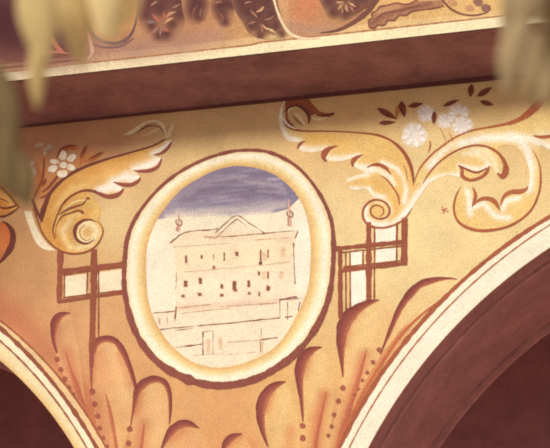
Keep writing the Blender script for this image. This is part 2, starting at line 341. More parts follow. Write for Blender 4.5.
pal = Paint(); pal.fill([(176, 310, 1), (175.5, 252, 1), (170, 243, 1), (183, 233, 1), (217, 230, 1), (236, 216, 1), (262, 232, 1), (298, 231, 1), (294, 244, 1), (295, 298, 1), (294, 322, 1), (284, 340, 1), (262, 354, 1), (232, 365), (205, 365), (184, 356), (166, 336), (152, 313, 1)], (246, 228, 192),
    [([(180, 260), (288, 252)], (246, 222, 174), 14, .6), ([(178, 308), (276, 301)], (232, 194, 160), 3.0, .55), ([(184, 236), (294, 238)], (240, 208, 168), 5, .5), ([(190, 284), (250, 282)], (248, 234, 196), 6, .6)], L=2, res=2.6, step=3)
pal = pal.build('palace', med, 'pale cream palace facade with red drawn lines')
INK, INK2 = (150, 98, 80), (206, 164, 130)
def lines(name, data, col=INK, L=6, lab=None):
    for d in data:
        w = d[-1] * .82; Paint().stroke([(q[0], q[1] + g.uniform(-.25, .25), w * g.uniform(.6, 1.3)) for q in crom(np.array(d[:-1], float), 7)], col, L=L, jit=.4).build(name, pal, lab)
lines('pediment', [((217, 237), (227, 227), (237, 218.5), 1.1), ((215, 233), (226, 223), (236.5, 215.3), (250, 223.5), (264.6, 233), .9), ((237, 219), (246, 226), (254, 232.5), .7), ((217, 237), (240, 235.4), (264, 233.6), .8)])
lines('cornice', [((170, 243), (176, 238), (183, 233), (195, 230.8), (206, 230), (218, 228.8), 1.1), ((262, 233.6), (266, 233.2), 1.9), ((264, 233.2), (280, 231.8), (298, 230.8), .9), ((298, 231), (295, 238), 1.2)])
lines('cornice_line', [((173, 247), (200, 245), (230, 243.4), .5), ((255, 240), (291, 237.6), .7), ((184, 272), (240, 267), (290, 262), .45), ((204, 236.5), (217, 238), 1.2)], INK2)
lines('facade_edge', [((176.5, 272), (175.6, 290), .5), ((176.4, 300), (176, 308), (174.6, 322), 1.3), ((293.6, 243), (294, 262), (295, 284), .9), ((279.6, 300), (280, 318), .7), ((287.5, 302), (287.6, 320), .8), ((300, 302), (298, 311), 1)])
lines('terrace_line', [((152.4, 313), (163, 312.2), (175.4, 310.8), 1.3), ((160, 329.2), (178, 327.6), (200, 325.6), (230, 323), (262, 319.6), (279.5, 317.6), 1.25), ((285, 317.3), (292.7, 316.4), 1.2), ((175, 330.6), (193, 328.3), 1), ((175, 347.4), (190, 345.6), (202, 344), 1.1), ((261, 339.8), (278, 337.4), 1.5), ((279, 300), (286, 298.4), (297, 296.8), 1.5), ((282, 299.6), (302, 298), .8)])
lines('terrace_course', [((180, 313.4), (205, 310.5), (230, 308), .9), ((178, 307.6), (210, 304.6), .7), ((220, 306.6), (250, 304.6), (277, 303), 1), ((228, 342.2), (261, 339.6), .8), ((222, 355), (256, 352), .5), ((193, 355.6), (225, 353), .5), ((159, 318), (159.4, 324), 1), ((167, 317), (167.4, 323), .8)], INK2)
wins = [(186, 259.7, 2.6, 8), (201.6, 257, 2.2, 3.4), (213.6, 257, 1, 5), (213.8, 267.6, 2.6, 3.2), (224.2, 257, 1.6, 8), (236.8, 254, 4, 4.4), (260.6, 256, 1.8, 14), (268, 254, 1.5, 8), (185.6, 283.6, 4, 6), (200.3, 281.2, 3.6, 6.2), (221.8, 286.6, 3, 4.4), (234.4, 286, 4.6, 9.6), (248.7, 283.6, 3.2, 6.6), (259, 273.5, 2.4, 4), (268, 275, 2.2, 6.6), (268.2, 288, 4.2, 4.2), (183.2, 296, 4, 2.6), (199.6, 294.7, 4.6, 3.2), (221.8, 295.2, 4.4, 2.4), (235.2, 290.6, 4, 2), (249.4, 293.3, 3, 2.4), (259.2, 294, 1.8, 4), (268, 290.2, 2.4, 1.6), (260, 264, 2.6, 1.6)]
for x, y, w, h in wins:
    k = g.uniform(.75, 1.15, 8); hw, hh = w * .5, h * .5
    t = [(x - hw * k[0], y - hh * .8), (x - hw * .1, y - hh * k[1] - .3), (x + hw * k[2], y - hh * .7), (x + hw * k[3] * .8, y), (x + hw * k[4], y + hh * .75), (x, y + hh * k[5] + .2), (x - hw * k[6], y + hh * .7), (x - hw * k[7] * .8, y)]
    wn = Paint().fill([(x - hw - 1, y - hh - 1.4, 1), (x + hw + .8, y - hh - 1.2, 1), (x + hw + 1, y + hh + 1.2, 1), (x - hw - .8, y + hh + 1, 1)], (244, 220, 180), (), L=4, res=2).build('window', pal)
    Paint().fill(t, (134, 82, 66), [([(x + .5, y + hh * .6)], (164, 112, 86), w * .5, .5)], L=6, res=1.2, step=1.0).build('opening', pal, 'dark painted window opening')
for x, y, w, h in [(283, 252, 5, 10), (264, 256, 4, 9), (264, 275, 5, 8), (281.3, 274.6, 4, 7), (208.2, 346, 3.6, 15), (220.3, 343, 3.6, 12), (261.4, 345, 3.6, 17)]:
    Paint().fill([(x - w / 2, y - h / 2, 1), (x + w / 2, y - h / 2, 1), (x + w / 2, y + h / 2, 1), (x - w / 2, y + h / 2, 1)], (240, 214, 172), [([(x, y - h / 3), (x, y + h / 4)], (222, 180, 138), 1.4, .7)], L=5, res=1.6).build('shutter', pal, 'faded tan shutter')
lines('door', [((203, 331.6), (202.8, 343), (203, 355), 1.2), ((203, 331.8), (212, 330.8), .8), ((213, 331), (213, 354), .6), ((261, 328), (261.4, 336), 1), ((260, 342), (260.6, 352), 1)])
for pts, xy in ((((177, 231), (178.6, 227), (178.8, 214)), (179, 222.4)), (((290, 226), (289.8, 214), (288.6, 199.5)), (290, 214))):
    p = Paint(); p.stroke([(pts[0][0], pts[0][1], 4.2), (pts[1][0], pts[1][1], 3.0), (pts[2][0], pts[2][1], 1.2)], (222, 176, 144), L=4, jit=.2)
    p.stroke([(xy[0] - 2.6, xy[1] - 3, .8), (xy[0] - 3, xy[1], 1.1), (xy[0] - 1, xy[1] + 3, 1.2), (xy[0] + 2.4, xy[1] + 2.4, 1), (xy[0] + 2.6, xy[1] - 1, 1.2), (xy[0], xy[1] - 3.4, .8)], (150, 92, 82), L=6)
    p.stroke([(xy[0] - 2, xy[1] + 4, .9), (xy[0] - 2, pts[0][1], .9)], (170, 116, 96), L=6); p.build('turret', pal)

# ------------------------------------------------------------------ winged scroll, left of the medallion
sc = thing('winged_scroll', 75, 253, 'golden winged scroll with white feather tips, left of the oval', 'scroll ornament')
p = Paint(); p.fill([(41, 222, 1), (43, 206), (48, 196), (56, 186), (70, 175), (86, 167), (110, 159), (132, 153), (152, 147), (165, 140, 1), (172.5, 140, 1), (168, 147), (158, 153.5), (153, 155, 1), (161, 158, 1), (157, 165), (148, 169), (135, 170.5, 1), (140, 177, 1), (135, 181.5), (126, 183.5), (114, 181.5, 1), (123, 188, 1), (117, 193.5), (108, 195), (98, 191.5), (86, 190), (75, 193), (66, 200), (58, 211), (54, 222), (50, 228)], (230, 174, 96),
    [([(48, 210), (60, 190), (90, 174), (130, 160)], (222, 158, 80), 6, .7), ([(108, 170), (150, 156)], (238, 190, 112), 6, .6), ([(153, 153), (162, 149), (171, 141)], WHITE, 3.2, .95), ([(134, 169), (148, 166), (160, 159)], WHITE, 4.2, .98), ([(113, 180), (126, 177), (139, 177.5)], WHITE, 4.6, .98), ([(99, 190), (110, 187), (122, 189)], WHITE, 5, .98), ([(112, 183), (106, 190)], WHITE, 4, .8), ([(126, 174), (130, 181)], WHITE, 4, .7), ([(88, 186), (72, 188), (60, 202), (54, 218)], (244, 208, 134), 4, .7), ([(80, 180), (96, 178), (112, 174)], (240, 196, 118), 5, .5), ([(142, 166), (156, 160)], WHITE, 5, .5)], L=3, res=1.8)
p.build('wing', sc)
for q in ([(153, 155, .5), (160, 153.5, 2.2), (167, 148.6, 2.8), (172, 141, .6)], [(133, 170.5, .5), (142, 171, 2.8), (151, 170, 3.6), (158, 166, 3.2), (161.5, 158.5, .6)], [(113, 182, .5), (122, 184.4, 3.6), (131, 184.6, 4), (138, 181, 3), (140.5, 177, .6)], [(90, 190, .5), (98, 193, 3.2), (107, 196.4, 4.4), (116, 195.4, 4.2), (122, 191, 2.4), (123.5, 188, .6)]):
    Paint().stroke(q, (150, 80, 66), L=6, left=(166, 96, 74)).build('feather_shade', sc, 'brown shade under a feather tip')
p = Paint(); p.stroke([(41.5, 222, 2.4), (43.5, 208, 2.6), (48, 197, 3.2), (56, 186, 3.4), (70, 174.4, 3.2), (86, 166.4, 3), (98, 162, 2.6), (112, 157.6, 2), (132, 152, 1.7), (152, 146, 1.6), (164, 139.6, 1.6), (170, 132.6, 1.6), (172.2, 124, .5)], DARK, L=7)
p.stroke([(32, 199, 2.6), (35, 207, 2.8), (38.5, 215, 2.8), (41.5, 221, 1.2)], DARK, L=7); p.stroke([(41, 219, 4), (44, 208, 5.5), (49, 196, 3), (54, 189, .8)], DARK, L=6); p.build('outline', sc)
p = Paint(); p.stroke([(163, 139, .8), (168, 135, 4), (171.6, 128, 3.2), (172.4, 123, .6)], (244, 220, 164), L=8)
p.stroke([(124, 134.6, .6), (130, 133, 3.4), (136, 129.4, 4), (143, 124.2, 2.8), (152, 121, 2.2), (160, 123, 2.6), (165, 130, 2.6), (165.6, 136, .8)], (244, 226, 178), L=8)
p.stroke([(141, 135.8, .6), (148, 134, 2.2), (155, 130, 3), (163, 128.4, 1.2)], (236, 206, 150), L=8); p.stroke([(136, 133, .5), (142, 129, 1.6), (149, 125.8, 1.4), (158, 126.6, 1), (163, 131, 1)], (142, 84, 64), L=9); p.build('tip_curl', sc)
p = Paint(); p.fill([(42, 218, 1), (41, 228), (44, 236), (51, 244), (60, 250), (72, 253), (86, 251), (96, 244.5), (102, 234), (102, 226), (99, 219), (101, 211), (98, 203), (92, 196), (86, 191.5), (76, 193.5), (66, 199), (56, 208), (50, 212)], (226, 170, 94),
    [([(70, 222), (63, 230), (64, 240), (70, 247)], (246, 222, 160), 3.4, .9), ([(47, 222), (52, 236), (62, 246)], (220, 152, 76), 5, .7), ([(78, 248), (92, 244), (98, 232), (93, 224)], (246, 220, 158), 4.5, .9), ([(72, 226), (76, 240)], (206, 168, 102), 4.5, .8), ([(88, 200), (96, 206), (96, 214)], (238, 200, 122), 6, .8), ([(66, 212), (76, 204), (88, 206)], (208, 164, 96), 5, .7), ([(58, 216), (56, 230)], (238, 196, 118), 3, .7), ([(70, 216), (82, 214)], (240, 208, 140), 3, .6)], L=4, res=1.8).build('volute_body', sc)
p = Paint(); p.ellipse(87, 232, 11.4, 11.4, 0, (240, 212, 148), [([(80, 238), (88, 242), (96, 236), (96, 228), (90, 223), (82, 226), (80, 236)], (250, 234, 186), 2.6, .8), ([(87, 232)], (226, 170, 98), 5, .85)], L=6, wob=.01, n=20).build('volute_eye', sc)
p = Paint(); p.stroke([(96, 221.6, .8), (90, 219.6, 1.8), (83, 220.6, 2.6), (77, 225, 3.6), (74.6, 232, 3.8), (76.6, 239, 3.2), (82, 243, 2.6), (88, 243.2, 1.8), (94, 239.6, .6)], (116, 56, 44), L=8)
p.stroke([(92.6, 238, .6), (86, 240.4, 1), (80.6, 236, 1), (80.2, 229, 1), (85, 224.6, .8)], (196, 136, 84), L=8)
p.stroke([(33, 208, 1.2), (37.4, 220, 1.6), (42, 232, 1.8), (50, 243, 1.8), (60, 250.4, 1.8), (72, 253.6, 1.8), (86, 251.8, 1.8), (96.4, 245, 1.4), (102.2, 235, 1.2), (102.2, 227, 1), (97, 221, .6)], (150, 84, 50), L=8)
p.stroke([(96, 191.4, 2.2), (86, 190.2, 2.2), (76, 193.2, 2), (66.6, 199.6, 1.8), (60, 209, 1.6), (55.4, 220, 1.6), (53, 230, 1.4), (55, 239, .8)], (132, 70, 46), L=8); p.build('volute_line', sc)
p = Paint(); p.stroke([(59, 215, .8), (66, 210, 2), (75, 206.6, 2.2), (83, 203.6, 1.4), (88, 197.5, .7)], (136, 74, 48), L=8); p.stroke([(56, 226, .6), (62, 216.4, 1.6), (71, 213, 1.6), (78, 210.6, 2), (83.4, 213.4, 1.2)], (140, 76, 48), L=8); p.stroke([(79, 210.6, 2), (82.4, 212, 3), (83.6, 214.4, .6)], (120, 64, 44), L=8)
p.stroke([(58, 222, .6), (55.6, 230, 1), (56, 238, .5)], (190, 120, 66), L=8); p.stroke([(64, 210, .6), (72, 203, 1.2), (82, 200, 1), (90, 202, .5)], (248, 226, 166), L=8); p.stroke([(86, 198, 1), (88.6, 198, 2.2), (89.6, 199.6, .6)], (130, 74, 48), L=8); p.build('inner_leaf', sc)
p = Paint(); p.fill([(24, 211, 1), (31, 211), (33, 218), (37, 228), (43.5, 239), (50, 246), (56, 250.4, 1), (48, 250.4), (40, 247), (34, 239), (28.5, 225)], (248, 228, 184), [([(32, 230), (44, 248)], (255, 240, 204), 4, .6)], L=3).build('white_strip', sc)

# partial scroll at the left edge of the wall's view
pe = thing('leaf_scroll', 4, 262, 'orange painted scroll with dark crescents beside the climbing foliage at left', 'scroll ornament')
Paint().fill([(-22, 228, 1), (-8, 222), (4, 223), (11, 230), (11, 243), (5, 256), (-6, 266), (-22, 270, 1)], (218, 120, 66), [([(-10, 232), (0, 236), (2, 250)], (228, 142, 82), 6, .8), ([(-16, 258), (2, 254)], (204, 128, 74), 5, .6)], L=3).build('petal', pe)
Paint().stroke([(2, 221, .8), (8, 225, 3.4), (12.6, 233, 5), (12, 244, 6), (6.6, 254, 5), (0, 262, 2), (-8, 268, .8)], (100, 46, 40), L=6).build('petal_shade', pe)
Paint().fill([(-20, 172, 1), (-4, 176), (8, 184), (15, 196), (20, 208, 1), (10, 212), (0, 216), (-20, 220, 1)], (218, 142, 70), [([(-8, 190), (6, 198), (14, 208)], (240, 190, 110), 4, .8), ([(-10, 180), (4, 184)], (206, 110, 54), 4, .8), ([(-6, 212), (8, 208)], (226, 150, 76), 4, .8)], L=2).build('leaf_body', pe)
p = Paint()
for q in ([(-10, 172, 1.5), (4, 176, 2.4), (12, 185, 2.6), (16, 196, 1)], [(-10, 183, 1.2), (2, 188, 2.2), (11, 197, 2.4), (18, 207, .8)], [(-8, 204, 1), (3, 208, 1.8), (12, 207, 2), (19, 204, .7)], [(-6, 217, 1.6), (5, 216, 2), (14, 211, 1.6), (20, 206, .6)], [(-8, 196, .8), (2, 199, 1.2), (9, 203, .6)]): p.stroke(q, (112, 54, 40), L=6)
p.build('dark_line', pe)

# ------------------------------------------------------------------ winged scroll, right of the medallion
sr = thing('winged_scroll', 378, 227, 'golden winged scroll with a tight spiral, right of the oval under white blossoms', 'scroll ornament')
p = Paint(); p.fill([(283.4, 108, 1), (282, 116), (284, 124), (291, 129.5), (305, 132), (325, 132), (345, 132.6), (365, 134), (378, 136), (391, 141), (402, 150.6), (409.4, 163), (412.6, 178), (414.6, 184, 1), (420, 178), (428, 170, 1), (440, 176, 1), (428, 184), (420, 196), (412, 208), (403, 219), (394, 224.5), (380, 227.4), (368, 225), (362, 217), (361.4, 209), (366, 202), (374, 198.6), (369, 192), (366, 188, 1), (356, 190), (349, 188, 1), (349, 184), (346, 180, 1), (352, 176.6), (364, 173, 1), (358, 169), (354, 165, 1), (357, 160), (362.6, 155, 1), (354, 157), (344, 160.6), (330, 162), (326, 158, 1), (330, 151), (337.5, 146, 1), (326, 149), (314, 152.4), (303, 152, 1), (299, 148), (305, 141, 1), (294, 142), (286, 138.6), (280.4, 128), (279, 115)], (236, 196, 120),
    [([(284, 106), (280.5, 116), (281.5, 128), (288, 138), (300, 141)], WHITE, 3.4, .95), ([(300, 148), (313, 150), (328, 146.6)], WHITE, 3.6, .9), ([(327, 158), (340, 159), (358, 156)], WHITE, 3.2, .9), ([(354, 165), (360, 167), (372, 168)], WHITE, 3.4, .95), ([(347, 180), (356, 176.6), (368, 175)], WHITE, 2.2, .9), ([(350, 188.4), (362, 189.4), (369, 188.4), (373, 195), (384, 197)], WHITE, 2.6, .95), ([(366, 171), (378, 170), (390, 177), (394, 184)], WHITE, 2.6, .9), ([(382, 162), (396, 168), (404, 178), (406.4, 190), (404, 202)], WHITE, 2.4, .95), ([(366, 224), (382, 225), (396, 221), (408, 210), (418, 194), (432, 179)], WHITE, 4.2, .98), ([(376, 200), (388, 203), (391, 212), (386, 219)], (250, 236, 196), 2.6, .9), ([(366, 206), (365, 216), (370, 222)], WHITE, 3, .95), ([(395, 200), (398, 212), (390, 220)], (232, 178, 98), 3, .6), ([(376, 182), (388, 190)], (230, 180, 104), 5, .5), ([(414, 186), (424, 174)], (238, 190, 110), 4, .7), ([(390, 150), (404, 164), (408, 182)], (238, 194, 112), 4, .6), ([(310, 138), (345, 142)], (238, 190, 106), 7, .8)], L=3, res=1.8).build('wing', sr)
for q in ([(306, 141, .6), (301.6, 142.6, 2.6), (298.6, 146, 2.6), (297.4, 149, .6)], [(337.6, 145.6, .6), (329, 148.4, 4), (324, 153.6, 6), (324, 159, 3.6), (327, 161.4, .8)], [(363, 154.6, .6), (356, 157.6, 3.6), (352.6, 161.6, 4.2), (352.6, 166.6, 1)], [(367, 167.6, .6), (372.6, 165, 2.6), (379, 164.8, 3.6), (386, 168.2, 3.4), (391, 174.6, .8)]):
    Paint().stroke(q, (166, 90, 62), L=6).build('feather_shade', sr, 'brown shade between feathers')
p = Paint(); p.stroke([(282, 117, .8), (285.4, 123.4, 2.4), (291.4, 128.4, 2.4), (304, 131, 1.8), (325, 131, 1.3), (345, 131.8, 1.3), (362, 133, 1.5), (377, 135, 2.2), (391, 140.6, 2.4), (402.6, 150.8, 3.4), (409.8, 163.6, 3.8), (412.8, 176, 2.6), (413.4, 185, .6)], (160, 86, 58), L=7)
p.stroke([(380, 175.4, .6), (386, 179, 1.4), (392.4, 186.6, 1.8), (398, 196, 2), (399.4, 205, .8)], (178, 104, 66), L=7); p.stroke([(403.6, 165, .5), (406, 171, 1.1), (407.4, 180, .6)], (190, 124, 74), L=7); p.build('outline', sr)
p = Paint(); p.stroke([(394, 224.6, .6), (382, 227.6, 1.6), (370, 226, 2), (363.4, 218.4, 2.4), (363.6, 208.6, 2.2), (369.6, 201.6, 2), (378, 199.8, 2.2), (386.4, 203.6, 2.4), (389.6, 211, 2.2), (386, 217.4, 1.8), (377.6, 218.6, 1.8), (371.4, 214.6, 1.8), (370.8, 208.6, 1.6), (376, 205, 1.5), (382.4, 207.6, 1.4), (383.4, 213, 1.2), (379.6, 216.6, .5)], (164, 92, 62), L=8)
p.stroke([(366, 223, .6), (380, 227.8, 1.6), (395, 224.6, 1.8), (406, 217, 1.2), (412, 208, .5)], (172, 98, 64), L=8); p.build('spiral_line', sr)
p = Paint(); p.fill([(285, 103, 1), (290, 98.4), (297, 96), (307, 98.4), (314, 105.6), (320, 111.4), (328, 113.4), (334, 113.6, 1), (330, 115.4), (322, 116.4), (314, 114), (309, 121, 1), (306, 111), (298, 107), (290, 109), (288, 118), (296, 128, 1), (287, 122)], (160, 88, 60), [([(296, 99), (308, 102), (318, 111)], (178, 104, 70), 4, .7)], L=6, res=1.8).build('curl_leaf', sr, 'red brown curling leaf')
p = Paint(); p.stroke([(287.6, 113.6, 1), (289.6, 109.4, 2), (294, 107, 2), (298, 107.6, .6)], (246, 226, 180), L=9); p.stroke([(294.6, 114, 2.2), (299.6, 117, 3), (302.6, 122.4, 2.8), (308, 125.4, .8)], (244, 222, 172), L=9); p.stroke([(309.6, 115.4, .6), (315, 118.8, 2.8), (321, 119.4, 3), (328, 116.6, .6)], (244, 220, 166), L=9); p.stroke([(284.6, 101, .6), (281, 110, 2), (282.6, 118, 2.2), (289, 125.6, 1.8), (296, 129, .6)], WHITE, L=9)
p.build('curl_highlight', sr, 'cream brush highlights')
p = Paint(); p.stroke([(284.4, 112, .8), (289, 107.6, 1.8), (297, 105.8, 2.2), (304.6, 109.8, 3), (309, 117, 3), (308.4, 124, .8)], (112, 56, 44), L=10); p.stroke([(316, 115, .8), (324, 115.8, 2.2), (331, 114.4, 3), (334.6, 113.2, 1)], (112, 56, 44), L=10); p.stroke([(293, 116, .6), (297, 120.6, 2), (302, 125, 1)], (176, 116, 80), L=9); p.build('curl_line', sr)

# ------------------------------------------------------------------ the far right leafy scroll
cs = thing('leafy_scroll', 490, 231, 'yellow C-shaped leafy scroll with white lobes beside the right arch border', 'scroll ornament')
p = Paint(); p.fill([(414.4, 182, 1), (420, 169), (430, 157), (440, 148.6), (454, 138.6), (470, 131.6), (490, 127.8), (506, 125), (518, 121), (530, 113), (541, 101), (552, 94), (566, 92, 1), (566, 166, 1), (552, 152), (540, 146), (541, 164), (541, 178), (538, 194), (532, 208), (520, 220), (506, 227), (490, 230.4), (476, 230), (464, 226), (457, 219), (453.6, 208), (455, 196), (461, 187, 1), (468, 189), (474, 192), (473, 205, 1), (481, 199), (490, 199), (497, 204), (500, 210, 1), (502, 200), (508, 193), (517, 191.6), (527, 189.6, 1), (530, 176), (526, 160), (518, 149), (506, 145), (497, 149), (505, 160), (506, 170), (502, 177, 1), (495, 174), (490, 167), (480, 178), (470, 180.6), (461, 177.6, 1), (450, 175), (440, 177), (428, 184, 1)], (238, 204, 132),
    [([(424, 184), (440, 177), (458, 175)], WHITE, 3.4, .95), ([(430, 166), (444, 152), (462, 143), (482, 138.4), (502, 137.4), (518, 139), (527, 149), (531, 168), (529, 190)], WHITE, 4.6, .95), ([(510, 136), (530, 139), (552, 148)], WHITE, 4.4, .9), ([(540, 134), (556, 136)], (248, 234, 196), 5, .6), ([(472, 150), (486, 151), (494, 160), (497, 172), (502, 179)], (249, 236, 196), 3, .8), ([(464, 154), (478, 154), (487, 161)], (250, 238, 200), 2.2, .8), ([(459, 165), (470, 168), (482, 169), (489, 164)], WHITE, 2.4, .9), ([(467, 188), (469.4, 200), (470, 214)], WHITE, 3, .95), ([(474, 207), (484, 203.6), (490, 211), (497, 217), (509, 218)], WHITE, 3, .95), ([(502.6, 209), (506, 201), (519, 198)], WHITE, 2.8, .95), ([(456, 200), (460, 220), (480, 227)], (240, 200, 120), 3, .7), ([(520, 214), (534, 196)], (240, 200, 120), 4, .6), ([(440, 160), (456, 147)], (238, 188, 100), 3, .5)], L=3, res=1.9).build('leaf_body', cs)
p = Paint(); p.stroke([(414, 182, .6), (420, 168, 1.6), (430, 156, 1.7), (440, 147.8, 1.8), (454, 138, 1.6), (470, 131, 1.6), (490, 127, 2), (506, 124, 3), (518, 120, 4.4), (529, 113, 6.6), (537.6, 104.6, 7), (546, 96, 5), (556, 90, 3)], (184, 104, 68), L=7)
p.stroke([(422.6, 183.4, .6), (430, 172, 1.6), (440, 161.4, 1.8), (452, 153, 1.8), (464, 147.6, 1.8), (477, 145.2, 2), (489, 147.4, 2.4), (499, 154, 3), (505, 163.6, 4), (505.6, 171, 6), (502.4, 176.4, 5), (497, 173, 1.6)], (170, 94, 62), L=7)
p.stroke([(460.6, 187, .6), (456, 196, 1.8), (453.8, 208, 2), (456.6, 219, 2.4), (464, 226, 3), (476, 230, 3.2), (490, 230.2, 3), (506, 227, 2.4), (520, 220, 2.2), (532, 208.4, 2), (539, 192, 2), (540.6, 176, 1.8), (538.6, 162, 1.2), (533, 150, .6)], (172, 96, 64), L=7); p.build('outline', cs)
p = Paint(); p.stroke([(458, 165, .6), (462, 169.6, 3), (462.4, 176, 4), (470, 180, 3), (480, 177.6, 3), (486.6, 172, 3.4), (489.4, 165.6, .8)], (172, 98, 66), L=7); p.stroke([(458, 165, 1), (467, 169.4, 2.4), (477, 172.4, 2), (487, 168, 1.2)], (150, 80, 58), L=8); p.build('lobe_shade', cs, 'brown shade of the small inner leaf')
p = Paint(); p.stroke([(472.6, 187, .6), (475.4, 194, 3), (474.4, 200, 3), (472, 207, .8)], (178, 104, 68), L=7); p.stroke([(472, 206, .8), (480, 199.6, 3.2), (488, 198.6, 4.6), (495, 202, 5), (500, 211, .8)], (178, 104, 68), L=7); p.stroke([(500.4, 206, .6), (503.6, 197, 3.4), (511, 192, 4.4), (520, 191.6, 4.4), (526.4, 189, 2.6), (528, 186, .6)], (178, 104, 68), L=7); p.build('lobe_shade', cs, 'scalloped brown shade along the C')
p = Paint(); p.stroke([(533, 135.6, .8), (541, 137, 3), (551, 136, 3.2), (566, 132, 2)], (176, 100, 66), L=7); p.build('branch_line', cs)
ms = Paint()
for i in range(9):
    t = i * 2.4; ms.ellipse(444 + .55 * i * math.cos(t) * .9, 210 + .55 * i * math.sin(t) * .9, 1.0, .8, t, (196, 96, 80), L=5, n=6)
ms.build('painted_star', None, 'small red dotted star left of the C-shaped scroll', 'painted star')

# ------------------------------------------------------------------ trellises
def trellis(label, at, panels, bars, thin, pale=(242, 223, 182)):
    t = thing('trellis', *at, label, 'trellis')
    for P in panels: Paint().fill([(*q, 1) for q in P], pale, [([P[0], P[2]], (248, 234, 200), 8, .4)], L=2, res=3).build('panel', t, 'cream panel')
    for a, b, w in bars: Paint().stroke([(*a, w * 1.15), (*b, w * 1.15)], (150, 82, 60), L=6, jit=.12).build('bar', t)
    for a, b in thin: Paint().stroke([(*a, 1.5), (*b, 1.5)], (148, 80, 54), L=5, jit=.2).build('thin_line', t)
trellis('brown trellis crossing left of the oval under the winged scroll', (92, 354), [[(65, 276.5), (88, 273.6), (88, 295), (65, 298)], [(97, 272.4), (122, 269.4), (121.6, 291.4), (97, 294.6)]],
    [((60.4, 251), (59, 302.4), 4.6), ((94, 249), (92, 352), 5), ((58, 271.8), (124, 263.8), 4.4), ((57.4, 301.8), (123, 292.6), 3.2)],
    [((63, 274.6), (123, 267), ), ((63, 297.6), (122, 290.4)), ((64.6, 273), (64.2, 298)), ((87.4, 270), (86.8, 296)), ((98.6, 268), (98.4, 340)), ((96.6, 271), (96.6, 292))])
trellis('brown trellis crossing right of the oval under the tight spiral', (369, 306), [[(375, 228), (396, 226), (395.6, 241.4), (375, 243.4)], [(376, 249), (396, 247), (395.6, 261), (376, 263)], [(350, 251), (362, 249.8), (362, 264), (350, 265.6)], [(351, 271.6), (365.4, 270), (366, 299), (351, 310)]],
    [((404.6, 218), (404, 264.4), 5.6), ((368.6, 222), (368.8, 300), 4.6), ((336, 248.6), (406, 241.6), 4), ((342, 270.4), (407, 263.2), 3.6), ((340, 248), (340.4, 318), 3.8)],
    [((342, 252.4), (402, 246)), ((343, 267), (402, 260.6)), ((374.6, 226), (374.2, 300)), ((397, 222), (396.6, 262)), ((345.6, 252), (346, 316)), ((350, 251), (350.4, 313)), ((363, 250), (363, 266))], (252, 242, 218))

# ------------------------------------------------------------------ acanthus leaves fanning out at the foot of the spandrel
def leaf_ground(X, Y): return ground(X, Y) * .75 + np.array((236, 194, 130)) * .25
def acanthus(label, out, shade, brushes, rib=None, tail=None):
    xs_, ys_ = [q[0] for q in out], [q[1] for q in out]
    t = thing('acanthus_leaf', sum(xs_) / len(xs_), max(ys_), label, 'acanthus leaf', 'acanthus leaves at the foot of the wall')
    Paint().fill(out, leaf_ground, brushes, L=1, res=2.4).build('blade', t)
    p = Paint(); p.stroke([(x, y, w * 1.34) for x, y, w in shade], (130, 60, 54), L=5, left=(114, 54, 50), right=(192, 118, 84))
    p.build('shaded_edge', t, 'dark red brown rolled edge')
    if rib: Paint().stroke([(x, y, w * 1.2) for x, y, w in rib], (192, 106, 76), L=4, right=(206, 136, 94)).build('rib', t)
    if tail: Paint().stroke(tail, (156, 82, 66), L=6).build('tail', t)
    return t
PK, RD = (226, 160, 112), (196, 112, 78)
acanthus('narrow leaf curling beside the left arch border, first from the left', [(70, 313, 1), (60, 315), (53, 322), (52, 335), (55, 350), (60, 368), (72, 390), (86, 410), (84, 390), (80, 360), (76, 335)], [(70, 313, .8), (62, 314.4, 4), (56, 319.6, 6.4), (53.6, 328, 5), (53.6, 340, 3), (57, 353, 1.2)][::-1], [([(58, 326), (57, 345)], (200, 126, 92), 5, .6), ([(66, 352), (76, 388), (84, 408)], (200, 116, 84), 7, .6), ([(70, 318), (74, 345)], (222, 164, 116), 5, .5)], [(66, 353, .6), (70, 368, 2), (75.4, 384, 4.4), (80, 398, 4.6), (86, 410, 1)])
acanthus('tall leaf under the left trellis post, second from the left', [(92, 350, 1), (98, 341), (106, 338), (116, 342), (124, 351), (131, 368), (135, 386), (133, 410), (128, 432), (122, 452, 1), (106, 452, 1), (98, 430), (92, 400), (90, 375)], [(91.6, 352, 5.4), (96, 343, 5), (105, 338.6, 4.6), (115, 341, 4.6), (122.6, 351, 4.8), (129, 366, 4), (134, 382, 3), (136, 394, 1)], [([(94, 352), (91, 380)], (192, 112, 78), 5, .6), ([(112, 350), (122, 372), (126, 400)], (236, 192, 132), 8, .7), ([(96, 400), (106, 450)], RD, 9, .5), ([(100, 352), (104, 380)], PK, 7, .6), ([(120, 356), (130, 386)], (206, 136, 92), 4, .5)], [(105.6, 394, .6), (109, 408, 2.6), (113, 428, 3), (116.4, 450, 3)], [(91.6, 346, 4.6), (91.4, 360, 4), (91, 376, 2.2), (91.8, 390, .8)])
acanthus('rounded leaf with a thick dark crest, third from the left', [(135, 396, 1), (138, 386), (146, 380), (156, 378), (165, 382), (169.6, 392), (170, 408), (168, 430), (164, 452, 1), (132, 452, 1), (130, 428), (132, 410)], [(134, 408, 1.6), (135.6, 396, 4), (139, 387.6, 6.4), (147, 381.2, 6), (156, 379, 5), (164.6, 382.6, 4.4), (169, 392, 3.4), (170.2, 406, 2.6), (169.4, 424, .8)], [([(140, 392), (135, 412)], (200, 118, 80), 5, .7), ([(150, 390), (160, 410), (158, 440)], (234, 190, 130), 9, .6), ([(143, 425), (139, 450)], RD, 7, .5)], [(144, 424, .6), (142, 438, 2.6), (140, 452, 3)], [(134.6, 396, 3), (133, 410, 2.2), (130.6, 426, .8)])
